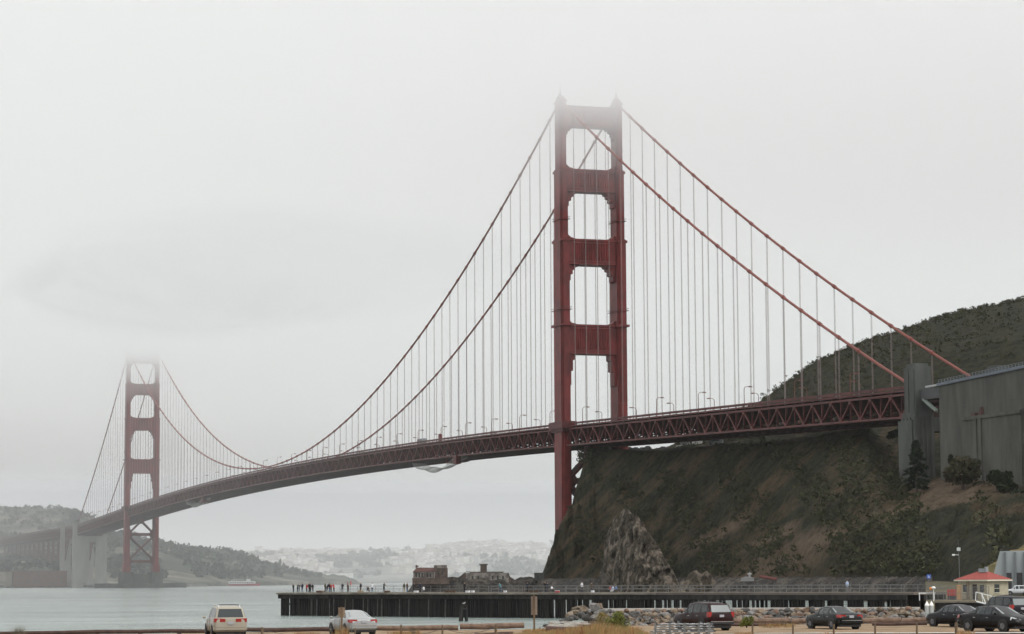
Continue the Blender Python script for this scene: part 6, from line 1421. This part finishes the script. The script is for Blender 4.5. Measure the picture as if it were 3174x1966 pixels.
def blades(m, x, d, h, n, rnd, spread, w=.016, mi=0, base=None):
    p0_ = base or cpos(x, d)
    for _ in range(n):
        p = p0_+Vector((rnd.gauss(0, spread), rnd.gauss(0, spread), -.03)); hh = h*rnd.uniform(.45, 1.05); a = rnd.uniform(0, 6.28); l = rnd.uniform(.05, .45)*hh
        t = p+Vector((math.cos(a)*l, math.sin(a)*l, hh)); q = p.lerp(t, .5)+Vector((0, 0, hh*.08)); s = Vector((-math.sin(a), math.cos(a), 0))*w; sr_ = rt*w*.6
        k = len(m.v); m.v += [tuple(p-sr_), tuple(p+sr_), tuple(q+sr_*.8), tuple(q-sr_*.8), tuple(t)]; m.f += [[k, k+1, k+2, k+3], [k+3, k+2, k+4]]; m.m += [mi, mi]
GRA = [mat('dry_grass_gold', (.36, .22, .09), .9, col2=(.24, .14, .055), scale=3), mat('dry_grass_olive', (.17, .15, .055), .9, col2=(.27, .20, .08), scale=3), mat('dry_grass_rust', (.20, .085, .035), .9, var=.3, scale=3)]
m = MB(); rnd = random.Random(31)
prof = [(1560, .05), (1600, .12), (1660, .2), (1700, .22), (1740, .3), (1780, .42), (1820, .55), (1860, .72), (1880, .62), (1930, .5), (1970, .42), (2000, .2), (2020, .1), (2300, .05)]
def ph(x):
    for a, b in zip(prof, prof[1:]):
        if a[0] <= x <= b[0]: return lerp(a[1], b[1], (x-a[0])/(b[0]-a[0]))
    return 0
for i in range(900):
    x = rnd.uniform(1560, 2080); d = rnd.uniform(117, 128); h = ph(x)*rnd.uniform(.35, 1.2)*1.15
    blades(m, x, d, max(.12, h), 11, rnd, .10, .013, rnd.choice([0, 0, 0, 1, 1, 2]))
for x0, x1, h, n, dd in ((915, 990, .30, 60, 122), (1040, 1075, .5, 40, 119), (1210, 1300, .35, 80, 122), (1000, 1650, .16, 260, 123), (2080, 3170, .10, 120, 120), (2350, 2460, .3, 70, 170), (2280, 2330, .2, 40, 120), (2960, 3010, .25, 30, 119), (2540, 2570, .15, 20, 119), (1620, 1700, .25, 60, 148)):
    for i in range(n): x = rnd.uniform(x0, x1); blades(m, x, dd+rnd.uniform(-3, 3), h*rnd.uniform(.6, 1.3), 9, rnd, .09, .012, rnd.choice([0, 0, 1, 2]))
tag(m.build('dry_grass', GRA), kind='stuff', label='dry golden grass along the lower edge')
for x, lb, h, w, dd, sd in ((60, 'dead grassy tuft standing at the lower left corner', .62, .30, 119, 1), (1283, 'bare grey twiggy weed left of the middle posts', .42, .28, 122, 2)):
    m = MB(); rn = random.Random(sd); b = cpos(x, dd); blades(m, x, dd, h*1.25, 150 if sd == 1 else 60, rn, w*.5, .012, 0, Vector((0, 0, 0))); o = m.build('grass_tuft', mat('dead_weed', (.07, .06, .04), .9, col2=(.16, .13, .08), scale=4)); o.location = b; tag(o, lb, 'tuft')

# ------------------------------------------------------------------ fog and haze
def volume(name, x0, x1, y0, y1, z0, z1, dens, col):
    m = MB(); m.box(x0, x1, y0, y1, z0, z1)
    mt = bpy.data.materials.new(name+'_air'); mt.use_nodes = True; t = mt.node_tree; t.nodes.clear()
    v = N('ShaderNodeVolumePrincipled', t); v.inputs['Density'].default_value = dens; v.inputs['Color'].default_value = (*col, 1); v.inputs['Anisotropy'].default_value = 0.0
    o = N('ShaderNodeOutputMaterial', t); t.links.new(v.outputs[0], o.inputs['Volume'])
    ob = m.build(name, mt); tag(ob, kind='stuff'); return ob
volume('haze', -12500, 2500, -6000, 6000, -2, 246, .00002, (.985, .988, .995))
volume('haze', -12450, -45, -5950, 5950, -1.7, 170, .00015, (.985, .988, .995))
volume('haze', -12400, -1332, -5900, 5900, -1.5, 169, .00013, (.985, .988, .995))
volume('haze', -3600, 900, -1500, 1500, 172, 245, .0013, (.992, .993, .997))
volume('haze', -3500, 800, -1400, 1400, 193, 244.5, .004, (.992, .993, .997))
volume('haze', -3400, 700, -1300, 1300, 211, 244, .011, (.992, .993, .997))
# a darker drift of fog hanging over the strait left of the near tower
m = MB(); cr = random.Random(12)
for i in range(22):
    x = 500+cr.random()*760; y = 850+cr.gauss(0, 60)+abs(x-900)*-.03; p = at(x, y, 900+cr.uniform(-60, 60))
    m.blob(p, cr.uniform(26, 46), 3, .12, i, (1.3, 1.3, .36))
mt = bpy.data.materials.new('dark_fog'); mt.use_nodes = True; t = mt.node_tree; t.nodes.clear()
v = N('ShaderNodeVolumePrincipled', t); v.inputs['Density'].default_value = .0009; v.inputs['Color'].default_value = (.42, .44, .47, 1)
o = N('ShaderNodeOutputMaterial', t); t.links.new(v.outputs[0], o.inputs['Volume'])
tag(m.build('cloud', mt), kind='stuff', label='slightly darker drift of fog left of the near tower')
